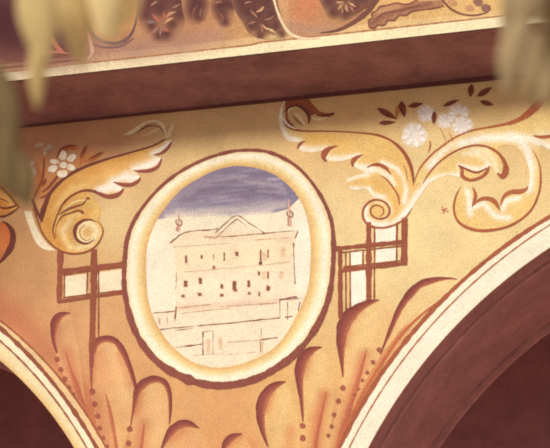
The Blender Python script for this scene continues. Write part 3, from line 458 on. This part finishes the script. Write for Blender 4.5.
acanthus('low leaf mostly cut off at the bottom edge, below the oval at left', [(162, 452, 1), (167, 438), (173, 428), (184, 422), (193, 424), (199, 428, 1), (206, 440), (208, 452, 1)], [(161, 450, 1.6), (166.6, 438, 4), (173, 429, 6.4), (182, 423.6, 6), (190, 424, 4.4), (199, 428, .8)], [([(170, 440), (184, 430)], (204, 126, 84), 5, .6), ([(186, 440), (196, 446)], PK, 6, .5)])
acanthus('smallest leaf tip at the bottom edge, directly below the oval', [(222, 452, 1), (226, 442), (233, 436), (242, 434, 1), (248, 442), (252, 452, 1)], [(222, 452, 2), (226, 443, 4.6), (232, 437, 5.4), (242, 433.6, .8)], [([(228, 446), (240, 437)], (206, 124, 82), 4, .6), ([(240, 446)], (230, 176, 110), 6, .6)])
acanthus('leaf with a crescent edge rising toward the lower right of the oval', [(286, 381, 1), (275, 383), (265, 392), (259, 405), (259, 420), (263, 435), (268, 452, 1), (300, 452, 1), (299, 425), (294, 400)], [(285.6, 381.6, .8), (276, 385, 5), (267.4, 392, 7), (261.8, 403, 8), (260.4, 417, 6), (263, 432, 3.6), (268, 447, 1)][::-1], [([(272, 394), (266, 410)], (208, 128, 84), 4, .7), ([(284, 390), (284, 440)], (238, 204, 138), 9, .6), ([(290, 430), (288, 450)], (218, 146, 92), 6, .6)])
acanthus('leaf with a comma-shaped crest close under the right side of the oval', [(321.6, 347, 1), (310, 349), (301, 357), (297, 370), (298, 388), (300.6, 405), (302, 425), (304, 452, 1), (326, 452, 1), (332, 420), (334, 390), (330, 364)], [(321.6, 347, .8), (311, 350.4, 5.4), (303.4, 358, 8), (299.6, 370, 7.4), (299.6, 384, 5), (301.4, 400, 3), (303, 422, .9)][::-1], [([(310, 356), (304, 372)], (206, 128, 84), 5, .6), ([(320, 360), (316, 400)], (238, 204, 138), 9, .6), ([(324, 396), (318, 420), (315, 450)], (204, 116, 78), 7, .7)], [(326, 392, .6), (322.6, 408, 2), (318, 428, 3), (314, 452, 3)])
acanthus('tall leaf below the right trellis with a broad dark crest', [(379, 300, 1), (366, 303), (353, 310), (343, 318), (338.6, 332), (339, 350), (341, 368), (342, 390), (337, 412), (328, 440), (326, 452, 1), (338, 452, 1), (350, 420), (364, 384), (382, 352), (388, 332), (386, 314)], [(379, 299.8, .8), (368, 303, 4.6), (356, 309.6, 7.6), (347, 318.6, 9.4), (342.4, 330, 9), (341, 344, 6.6), (341.6, 358, 3.6), (343, 377, .9)][::-1], [([(360, 312), (349, 324), (346, 345)], (212, 142, 94), 4, .6), ([(372, 316), (362, 340), (352, 380)], (240, 208, 144), 9, .6), ([(364, 356), (352, 396), (338, 446)], (204, 118, 78), 7, .65)], [(366.4, 350, .8), (360, 372, 3), (353, 396, 4), (344, 424, 5), (336, 452, 5)])
acanthus('slender leaf arching along the right arch border', [(457, 279, 1), (446, 277), (434, 279), (418, 284), (406, 296), (396, 312), (387, 336), (380, 354, 1), (390, 344), (402, 328), (420, 310), (440, 296)], [(457, 279, .8), (447, 278.4, 2), (434, 280, 4), (420, 284.6, 5.4), (409, 295, 5.6), (399, 310, 4.4), (389.6, 332, 2.8), (380.4, 354, .9)][::-1], [([(424, 296), (406, 318)], (238, 206, 142), 6, .7)], None)
p = thing('painted_tendril', 345, 446, 'red stem line running up beside the right arch border', 'painted tendril')
Paint().stroke([(440, 300, .8), (420, 316, 2.4), (400, 336, 3), (384, 359, 3), (370, 381, 2.6), (357, 404, 2.4), (343, 432, 2), (337, 448, 1.6)], (196, 112, 74), L=5).build('stem_line', p)
Paint().stroke([(384, 364, .6), (372, 384, 2), (358, 408, 2), (346, 434, 1.6)], (206, 124, 80), L=5).build('stem_line', p)

# strings of painted beads hanging from the leaf tips
def beads(label, pts):
    t = thing('bead_string', *pts[-1][:2], label, 'bead string', 'bead strings between the acanthus leaves')
    for x, y, r_ in pts: Paint().ellipse(x, y, r_ * .86, r_ * .9, 0, (164, 90, 70), (), L=6, n=9).build('bead', t)
beads('string of brown beads down the narrow first leaf beside the left arch', [(57, 359.4, 3), (60.6, 369.4, 3), (64.7, 379, 3), (69, 387.6, 2.6), (73, 394, 2.2)])
beads('string of brown beads below the left trellis post', [(92.2, 391.6, 3.6), (94.4, 404, 3.2), (97.6, 416, 3), (99.6, 428, 2.8), (103, 438, 2.4), (107, 446, 2.2)])
beads('two brown beads at the foot of the third leaf from the left', [(129.6, 428.8, 3.3), (128.4, 443, 3.2)])
beads('two brown beads below the comma-shaped leaf crest', [(302.6, 425.6, 3.2), (302.8, 438, 3.4)])
beads('string of brown beads below the broad dark leaf crest on the right', [(342.8, 388, 3.2), (338.4, 401, 3), (334, 414.6, 2.7), (331.6, 426.4, 2.5), (328.4, 435.6, 2.4)])
beads('string of small brown beads below the slender leaf by the right arch', [(379, 350, 3), (373, 362, 2.6), (367.2, 372.6, 2.4), (362.4, 380.4, 2.1), (358.2, 389, 1.9), (354.6, 395, 1.8)])

# ------------------------------------------------------------------ flowers
def blossom(label, c, petals, col, group=None):
    t = thing('blossom', c[0], c[1], label, 'painted flower', group)
    for x, y, rx, ry, a in petals: Paint().ellipse(x, y, rx, ry, a, col, [([(x + (x - c[0]) * .25, y + (y - c[1]) * .25)], (252, 240, 214), max(rx, ry) * .6, .7), ([(c[0], c[1])], (176, 130, 96), 5, .6)], L=8, res=1.5).build('petal', t)
    Paint().ellipse(c[0], c[1], 3.6, 3.4, 0, (250, 238, 210), [([c], (236, 206, 150), 2, .5)], L=9).build('flower_center', t)
blossom('cream six-petalled flower above the left winged scroll', (63.2, 165), [(63, 155.6, 3.6, 5, .1), (71.6, 158, 5, 3.4, -.6), (70.8, 167.4, 4.6, 3.2, .3), (62.4, 173.6, 5.2, 3.8, -.1), (53, 168.6, 4.8, 3.6, -.3), (54.4, 161.6, 4.6, 2.4, .1)], (252, 234, 198))
SB = 'small dim blossoms in the shade over the left scroll'
for lab, prts in (('small dim grey blossom, upper left of the three over the cream flower', [(40, 144.6, 3.6, 2.2, -.4), (36.6, 146, 2, 1.6, 0)]), ('small dim blossom nearest above the cream flower', [(50, 146.8, 3.2, 2.8, .3), (47.6, 149, 2, 1.6, 0)]), ('small pale bud lowest of the three over the cream flower', [(45, 152.4, 2, 3, .3), (43.6, 149, 1.4, 2, 0)]), ('pale bud left of the cream flower, beside the foliage, lower one', [(34, 171.6, 2.4, 3, -.6), (32.4, 168.4, 1.6, 1.8, 0)]), ('pale bud left of the cream flower, beside the foliage, upper one', [(31.8, 163, 2.6, 2.2, .3), (31, 166, 1.6, 1.6, 0)])):
    t = thing('flower_bud', prts[0][0], prts[0][1] + 3, lab, 'painted flower', SB)
    for x, y, a, b, c in prts: Paint().ellipse(x, y, a, b, c, (206, 182, 150), L=8, n=10).build('petal', t)
st = thing('flower_spray', 40, 198, 'red brown stems and sepals around the cream flower on the left', 'painted spray')
for q in ([(44, 158, .8), (43.6, 168, 2), (41.8, 180, 2.2), (36, 192, 1.8), (33, 199, .8)], [(56, 158, .6), (61, 150, 2), (68, 146, 2.4), (76, 145.6, .8)], [(80, 158, 1), (83, 152, 3), (86, 146.6, 1.6)], [(88, 159.4, 1), (96, 155.6, 2.6), (103, 151.6, .8)], [(42, 192, .8), (48, 187.6, 2.2), (56, 178, 2.6), (60, 173, .8)], [(42, 186, 1), (44.6, 181.6, 3), (46, 178.6, .6)], [(40, 198, 1), (47, 195, 2), (54, 187, 1)]):
    Paint().stroke(q, (144, 74, 48), L=6).build('stem', st)
for q in ([(80, 165, .8), (83, 155, 4), (87, 145, .8)], [(84, 162, .8), (94, 158, 4), (104, 152, .8)], [(36, 196, 1), (40, 180, 4), (36, 162, 1)], [(60, 152, 1), (68, 148, 4.4), (78, 149, 1)]): Paint().stroke(q, (200, 116, 62), L=5).build('sepal', st, 'orange brown sepal')

def fuzzy(label, c, R, seed, group):
    g = np.random.default_rng(seed); n = 26; t = np.linspace(0, 2 * math.pi, n, endpoint=False)
    P = [(c[0] + R * (1 + .16 * math.cos(k * 2.6 + seed)) * math.cos(k) * 1.02, c[1] + R * (1 + .14 * math.sin(k * 3.3)) * math.sin(k) * .95) for k in t]
    t_ = thing('blossom', c[0], c[1] + R, label, 'painted flower', group)
    br = [([(c[0] + R * .62 * math.cos(k), c[1] + R * .62 * math.sin(k)), c], (246, 234, 214), R * .3, .75) for k in np.linspace(0, 6.2, 9)] + [([c], (250, 240, 222), R * .5, .7)]
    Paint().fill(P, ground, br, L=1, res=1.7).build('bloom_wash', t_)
    for k in np.linspace(0, 6.283, 8, endpoint=False) + g.uniform(0, 1):
        r_ = R * g.uniform(.5, .72); Paint().ellipse(c[0] + r_ * math.cos(k), c[1] + r_ * .92 * math.sin(k), R * .25, R * .13, k + g.uniform(-.3, .3), (255, 246, 232), L=6, n=10).build('petal', t_)
WB = 'white blossoms between the two right scrolls'
fuzzy('white fuzzy blossom lowest in the cluster above the right winged scroll', (414, 135), 14.5, 1, WB)
fuzzy('small greyish blossom between the white blossom and the brown leaf above it', (426, 113.5), 10, 2, WB)
fuzzy('white blossom on the right of the cluster, upper part', (458, 114), 12, 3, WB)
fuzzy('white blossom on the right of the cluster, lower part', (462, 126), 12, 4, WB)
fuzzy('small white blossom in the middle of the cluster right of the dark hanging leaf', (445, 121), 9, 5, WB)
def sprig(label, leaves):
    x, y = leaves[0][1]; t = thing('leaf_sprig', x, y, label, 'leaf sprig', 'brown leaf sprigs among the white blossoms')
    for a, b, w in leaves:
        a, b = np.array(a, float), np.array(b, float)
        Paint().stroke([(*a, .6), (*(a + (b - a) * .3), w), (*(a + (b - a) * .65), w * .85), (*b, .6)], (126, 62, 46), L=7, left=(150, 84, 58), right=(104, 50, 42)).build('leaf', t)
sprig('brown leaves fanning left of the white blossoms', [((377, 108), (397, 119), 6), ((378.6, 123), (395.4, 122), 4.6), ((401, 101), (404.6, 117), 6.4), ((408, 106.4), (423, 103.4), 4.6)])
Paint().stroke([(396, 120, 1), (397.6, 110, 5), (400, 103, 1)], (206, 138, 80), L=6).build('orange_bract', None, 'small orange bract between the brown leaves left of the white blossoms', 'painted leaf')
sprig('dark brown leaves hanging in the middle of the white blossoms', [((434.6, 111), (433.6, 124), 5), ((443, 106), (459, 99.6), 4.4)])
sprig('three dark brown leaves at the upper right of the white blossoms', [((471.6, 84), (470.4, 97), 6), ((477, 96.4), (492, 87), 6), ((480, 101), (493.4, 105), 5)])
fs = thing('flower_spray', 428, 156, 'thin brown stems under the white blossoms on the right', 'painted spray')
for q in ([(430, 141, 1.6), (430, 147, 1.6), (428, 153, .6)], [(449, 133, .6), (452, 138, .8), (453, 142, .4)], [(440, 128, .5), (444, 136, .8), (446, 141, .4)]): Paint().stroke(q, (178, 106, 66), L=5).build('stem', fs)

# ------------------------------------------------------------------ painted frieze on the upper fascia
FR = (104, 62, 56)
def fpaint(): return Paint(onfascia)
fl = Paint(onfascia); fl.stroke([(x, edge_y(x) - 9.6 - (1.4 if x > 250 else 0), 1.2) for x in np.linspace(-20, 505, 40)], (176, 116, 76), L=3, jit=.3).build('frieze_line', None, 'thin brown line above the white eave edge', 'painted line')
def roundel(label, arcp, fillp, base, br):
    t = thing('roundel', fillp[0][0], fillp[0][1], label, 'painted roundel', None, onfascia)
    fpaint().fill(fillp, base, br, L=2, res=3).build('disc', t)
    for q, c in arcp: fpaint().stroke(q, c, L=5).build('rim', t)
roundel('tan painted roundel behind the yellow foliage at upper left', [([(88, 6, 1), (90, 26, 2), (97, 38, 2.6), (110, 42.6, 3), (122, 41.4, 3), (131, 34, 2.4), (136, 20, 1.8), (138, 4, 1)], (110, 84, 84)), ([(92, 44, 1), (104, 47, 1.8), (120, 46, 1.8), (134, 38, 1)], (130, 98, 94))],
    [(90, 6), (91, 26), (98, 37), (110, 42), (122, 40), (131, 33), (136, 18), (137, 0), (112, -12)], (206, 148, 96), [([(110, 12)], (232, 190, 116), 18, .7), ([(100, 34), (126, 36)], (160, 106, 86), 6, .6)])
roundel('large orange centred roundel in the middle of the frieze', [([(273, -4, 2), (277, 10, 2.4), (283, 24, 2.8), (291, 34, 3), (304, 38.4, 2.4), (320, 38, 1)], (238, 214, 172)), ([(320, 33, 1), (338, 30, 3), (354, 22, 4), (368, 11, 5), (378, -2, 5)], (112, 72, 60))],
    [(273, -6, 1), (278, 10), (285, 25), (293, 34), (306, 37), (326, 35), (345, 27), (361, 14), (374, -6, 1)], (196, 142, 98), [([(302, 12), (310, 4)], (198, 126, 88), 14, .8), ([(290, 26), (310, 32), (330, 30)], (180, 142, 116), 7, .7), ([(282, 0), (286, 20)], (220, 176, 124), 5, .6), ([(340, 10), (360, 4)], (128, 86, 70), 10, .7)])
def fascia(X, Y): return brushed(X, Y, fascia_ground, FASCIA_BRUSH)
def bunch(label, poly, dabs, rays, seed, dark=(66, 34, 36)):
    g = np.random.default_rng(seed); q = np.array(poly, float); t = thing('leaf_bunch', q[:, 0].mean(), q[:, 1].max(), label, 'painted leaves', None, onfascia)
    fpaint().fill([(x, y) for x, y in poly], fascia, [([(x, y)], dark, r_ * 1.2, .9) for x, y, r_ in dabs], L=3, res=2.0).build('shade', t, 'dark leaf mass')
    for (x0, y0, x1, y1, w, c) in rays:
        d = np.array((y0 - y1, x1 - x0), float) * g.uniform(-.15, .15)
        fpaint().stroke([(x0, y0, .5), ((x0 + x1) / 2 + d[0], (y0 + y1) / 2 + d[1], w), (x1, y1, .5)], c, L=6).build('leaf', t)
LT, MD, RS = (204, 152, 112), (164, 116, 96), (182, 108, 82)
bunch('dark rosette of reddish leaves right of the upper left roundel', [(138, -12), (150, -16), (180, -16), (190, -4), (186, 16), (180, 32), (168, 42), (152, 42), (142, 34), (138, 16)],
    [(150, 2, 9), (164, -4, 10), (178, 2, 9), (146, 14, 7), (180, 14, 6), (160, 8, 8), (152, 26, 5), (166, 34, 5), (172, 24, 5), (158, 36, 4)],
    [(160, 22, 152, 14, 3, RS), (162, 22, 164, 12, 3, RS), (164, 24, 174, 18, 3, LT), (162, 26, 170, 31, 3, RS), (158, 26, 152, 33, 3, MD), (156, 22, 146, 22, 3, (132, 108, 106)), (164, 26, 160, 36, 2.4, MD), (150, 6, 158, 1, 2.4, MD), (172, 8, 180, 4, 2.4, MD), (166, 18, 176, 12, 2.4, LT)], 1)
bunch('dark oval leaf painted at the top of the frieze, left one of two', [(182, -10), (196, -14), (208, -4), (208, 12), (202, 22), (192, 24), (184, 16)], [(195, 2, 7), (194, 11, 7), (199, 17, 4), (200, 4, 6)], [(192, 18, 198, 4, 2, (132, 82, 68)), (200, 18, 202, 8, 1.6, (140, 92, 74))], 2)
bunch('dark narrow leaf hanging at the top of the frieze, right one of two', [(210, -2), (222, -8), (234, -4), (234, 14), (230, 26), (220, 26), (212, 14)], [(219, 6, 6), (222, 14, 5.5), (225, 22, 4), (226, 4, 6), (232, 4, 5)], [(218, 12, 224, 22, 2, (134, 84, 68)), (214, 4, 222, 2, 1.8, MD)], 3)
bunch('long dark leaf wedge with pale sprigs left of the orange roundel', [(230, -14), (274, -16), (278, 4), (284, 24), (288, 36), (276, 39), (262, 39), (250, 34), (242, 22), (234, 8)],
    [(240, 0, 9), (254, -2, 11), (268, 2, 9), (246, 12, 8), (258, 14, 8), (272, 14, 7), (252, 26, 6), (264, 26, 6), (276, 26, 6), (282, 34, 3), (260, 36, 4)],
    [(256, 12, 264, 6, 2.6, LT), (258, 18, 250, 10, 2.2, MD), (262, 24, 272, 30, 2.4, LT), (260, 24, 262, 33, 2.2, MD), (256, 22, 248, 24, 2.4, MD), (266, 28, 276, 33, 2.2, (222, 186, 132)), (264, 20, 274, 16, 2, MD), (244, 4, 252, 2, 2, MD), (270, 35, 278, 38, 2, (222, 186, 132)), (252, 31, 258, 36, 2, MD)], 4)
bunch('dark flower with pale petals inside the right of the orange roundel', [(320, -14), (372, -14), (370, 0), (360, 12), (348, 20), (334, 22), (326, 14)], [(328, 0, 8), (342, -6, 10), (358, -4, 9), (334, 12, 6), (346, 14, 6), (356, 8, 6), (366, -2, 5)],
    [(344, 4, 338, 10, 2.4, LT), (346, 4, 348, 12, 2.4, LT), (348, 2, 356, 7, 2.4, LT), (344, 2, 336, 2, 2.4, LT), (348, 0, 356, -2, 2.2, LT), (342, 7, 342, 14, 2, MD), (350, 6, 354, 12, 2, MD)], 5)
t = thing('leaf_scroll', 372, 27, 'brown outlined leaf scroll on the yellow right part of the frieze', 'scroll ornament', None, onfascia)
fpaint().fill([(369, 27, 1), (369, 20), (372, 18, 1), (372, 13), (376, 11, 1), (380, 6.5), (388, 5, 1), (396, 3), (408, 4, 1), (420, 1), (446, 0, 1), (440, 8), (424, 9), (412, 11, 1), (406, 15), (399, 15, 1), (394, 20), (388, 20, 1), (384, 25), (378, 24.5, 1), (374, 28)], (176, 126, 92), [([(372, 24), (384, 15), (400, 10), (430, 4)], (132, 86, 70), 2.4, .8), ([(378, 12), (398, 7)], (204, 156, 110), 2.4, .7), ([(386, 19), (394, 13)], (140, 92, 74), 1.6, .6), ([(399, 14), (406, 9)], (140, 92, 74), 1.6, .6)], L=3).build('leaf_body', t)
p = fpaint()
for q in ([(369, 27, 1.2), (369, 20, 1.6), (372, 18, 1.2), (372, 13, 1.6), (376, 11, 1.2), (380, 6.5, 1.6), (388, 5, 1.4), (396, 3, 1.4), (408, 4, 1.4), (420, -2, 1.4)], [(369, 27.4, 1.2), (374, 28, 1.8), (378, 25, 1.4), (384, 25, 1.8), (388, 20.4, 1.4), (394, 20, 1.8), (399, 15.4, 1.4), (406, 15, 1.8), (412, 11.4, 1.4), (424, 9.4, 1.4), (432, 8.4, 1.6), (444, 6, 1)], [(374, 20, .6), (384, 13, 1.4), (400, 10, 1.2), (420, 5, .8)], [(440, -3, 1.5), (450, 8, 2), (462, 14, 1.6), (476, 15, 1.6), (488, 12, 1)]): p.stroke(q, (128, 78, 62), L=6)
p.build('outline', t)
for i, (x, y, rx_, ry_) in enumerate(((478, 2, 5, 4), (486, 8, 5, 4), (470, 8, 4, 3), (452, 2, 5, 3))): fpaint().ellipse(x, y, rx_, ry_, .3, (150, 108, 88) if i < 2 else (204, 150, 108), L=5).build('berry', t)
fpaint().stroke([(352, 14, 1), (362, 8, 4), (372, 2, 5), (384, -6, 4)], (112, 70, 56), L=6).build('stem', t)
t = thing('leaf_scroll', 60, 56, 'reddish scroll seen between the blurred leaves at the upper left of the frieze', 'scroll ornament', None, onfascia)
for q, c in (([(30, 56, 1), (44, 53, 3), (58, 52, 3), (70, 54, 1)], (176, 116, 92)), ([(50, 34, 1), (54, 42, 4), (60, 50, 4), (66, 54, 1)], (186, 112, 88)), ([(56, 24, 1), (60, 36, 6), (62, 46, 4)], (92, 58, 62)), ([(86, 26, 1), (90, 40, 3), (92, 52, 4), (88, 60, 1)], (206, 164, 132))): fpaint().stroke(q, c, L=5).build('leaf', t)
fpaint().stroke([(x, edge_y(x) - 14, 1.4) for x in np.linspace(-20, 80, 10)], (140, 82, 66), L=5).build('frieze_line', None, 'darker brown line above the eave edge at the left end', 'painted line')

# ------------------------------------------------------------------ leaves hanging near the camera
def at(x, y, d): return CAM + ray(x, y) * d
def hanging(label, d, leaves, trunk, cols):
    root = bpy.data.objects.new('hanging_branch', None); COL.objects.link(root); o0 = at(*trunk[0], d); root.location = o0; tag(root, label, 'branch')
    mw = leafmat('twig_bark', (92, 74, 54), (70, 54, 40))
    def tube(P, r0, r1):
        V, F = [], []
        P = crom(np.array(P), .05)
        for i, p in enumerate(P):
            r_ = r0 + (r1 - r0) * i / (len(P) - 1)
            for k in range(8): V.append(p + RGT * r_ * math.cos(k * .785) + np.array([0, 1, 0]) * r_ * math.sin(k * .785))
        for i in range(len(P) - 1):
            for k in range(8): F.append((i * 8 + k, i * 8 + (k + 1) % 8, i * 8 + 8 + (k + 1) % 8, i * 8 + 8 + k))
        return V, F
    V, F = tube([at(*q, d) for q in trunk], .006, .003); o = solid('twig', [v - o0 for v in V], F, mw, None, root, True)
    ms_ = [leafmat('leaf_green_%d' % i, *c) for i, c in enumerate(cols)]
    for (x0, y0, x1, y1, w, dd, mi, bend) in leaves:
        A, B = at(x0, y0, d + dd), at(x1, y1, d + dd * 1.0 + .02); ax = B - A; ln = np.linalg.norm(ax); ax /= ln
        sd = np.cross(ax, FWD); sd /= np.linalg.norm(sd); nr = np.cross(sd, ax); half = w / 2 * (d + dd) / FPX
        V, F, n = [], [], 16
        for i in range(n + 1):
            t = i / n; hw = half * max(.02, (math.sin(math.pi * min(1, t * .97 + .03) ** .8) ** .75)); cen = A + ax * ln * t + sd * bend * ln * math.sin(math.pi * t) - nr * .12 * ln * math.sin(math.pi * t) * .5
            for k in (-1, -.5, 0, .5, 1): V.append(cen + sd * hw * k * (1 + .03 * math.sin(t * 40)) + nr * (.25 * hw * abs(k)) - o0)
        for i in range(n):
            for k in range(4): F.append((i * 5 + k, i * 5 + k + 1, i * 5 + 6 + k, i * 5 + 5 + k))
        b = solid('leaf', V, F, ms_[mi], None, root, True)
        md = b.modifiers.new('thickness', 'SOLIDIFY'); md.thickness = .0006
        # leaf stalk back to the nearest point of the twig
        tw = crom(np.array([at(*q, d) for q in trunk]), .02); q = tw[np.argmin(np.linalg.norm(tw - A, axis=1))]
        V, F = tube([A + ax * ln * .03, (A + q) / 2 + np.array([0, 0, .004]), q], .0016, .0018); solid('leaf_stalk', [v - o0 for v in V], F, mw, None, b, True)
OL = [((238, 212, 144), (216, 190, 124)), ((255, 232, 168), (246, 218, 146)), ((150, 128, 84), (126, 106, 72)), ((196, 172, 124), (166, 144, 100))]
hanging('blurred olive leaves hanging at the upper left corner in front of the eave', 2.1, [(26, -30, 46, 66, 34, 0, 0, .05), (72, -34, 84, 70, 30, .05, 0, -.04), (98, -50, 104, 44, 40, .0, 1, .05), (118, -50, 116, 42, 40, .05, 1, -.05), (132, -50, 130, 26, 26, .04, 1, .0), (40, -40, 36, 58, 34, .08, 0, -.05), (80, -40, 78, 60, 24, .09, 0, .05), (38, 40, 37, 112, 18, .08, 0, .0), (-8, 62, 16, 152, 26, .06, 2, .05), (-16, 110, 26, 205, 40, .1, 2, -.05), (20, 150, 28, 212, 18, .1, 2, .05), (52, -36, 62, 30, 30, .06, 0, .05), (2, 120, 12, 190, 20, .02, 2, .0)],
    [(150, -70), (90, -58), (30, -48), (-16, -20), (-24, 60), (-20, 130)], OL)
hanging('blurred tan green leaves hanging at the upper right corner in front of the eave', 2.0, [(534, -44, 519, 34, 40, 0, 3, .05), (516, -44, 503, 40, 24, .05, 3, .03), (524, 18, 508, 98, 30, -.03, 3, -.05), (556, -34, 542, 30, 36, .05, 3, .03), (566, 6, 545, 74, 28, .06, 2, .05), (538, 30, 526, 104, 28, .08, 3, .04), (560, 50, 540, 108, 30, .06, 3, .05), (566, -30, 552, 22, 30, .02, 2, .0)],
    [(490, -70), (540, -56), (580, -30), (590, 30)], OL)
# added leaf crown, out of view, dims the wall's upper left
g = np.random.default_rng(8); V, F = [], []; cen = np.array([-3.7, -1.9, 6.35])
for i in range(3200):
    u = g.normal(size=3); u /= np.linalg.norm(u); p = cen + u * g.uniform(.2, 1) ** .5 * np.array([1.6, 1.2, 1.3])
    d = g.normal(size=3) + (0, 0, -1); d /= np.linalg.norm(d); e = np.cross(d, g.normal(size=3)); e /= np.linalg.norm(e); n = len(V)
    V += [p, p + d * .11 + e * .06, p + d * .24, p + d * .11 - e * .06]; F.append((n, n + 1, n + 2, n + 3))
tc = solid('foliage', V, F, leafmat('shade_crown_leaf', (110, 100, 56), (84, 78, 42)), 'stuff'); tag(tc, 'leafy crown added out of view to shade the wall at left', 'foliage')
for o in COL.objects:
    if '_o' in o.keys(): del o['_o']
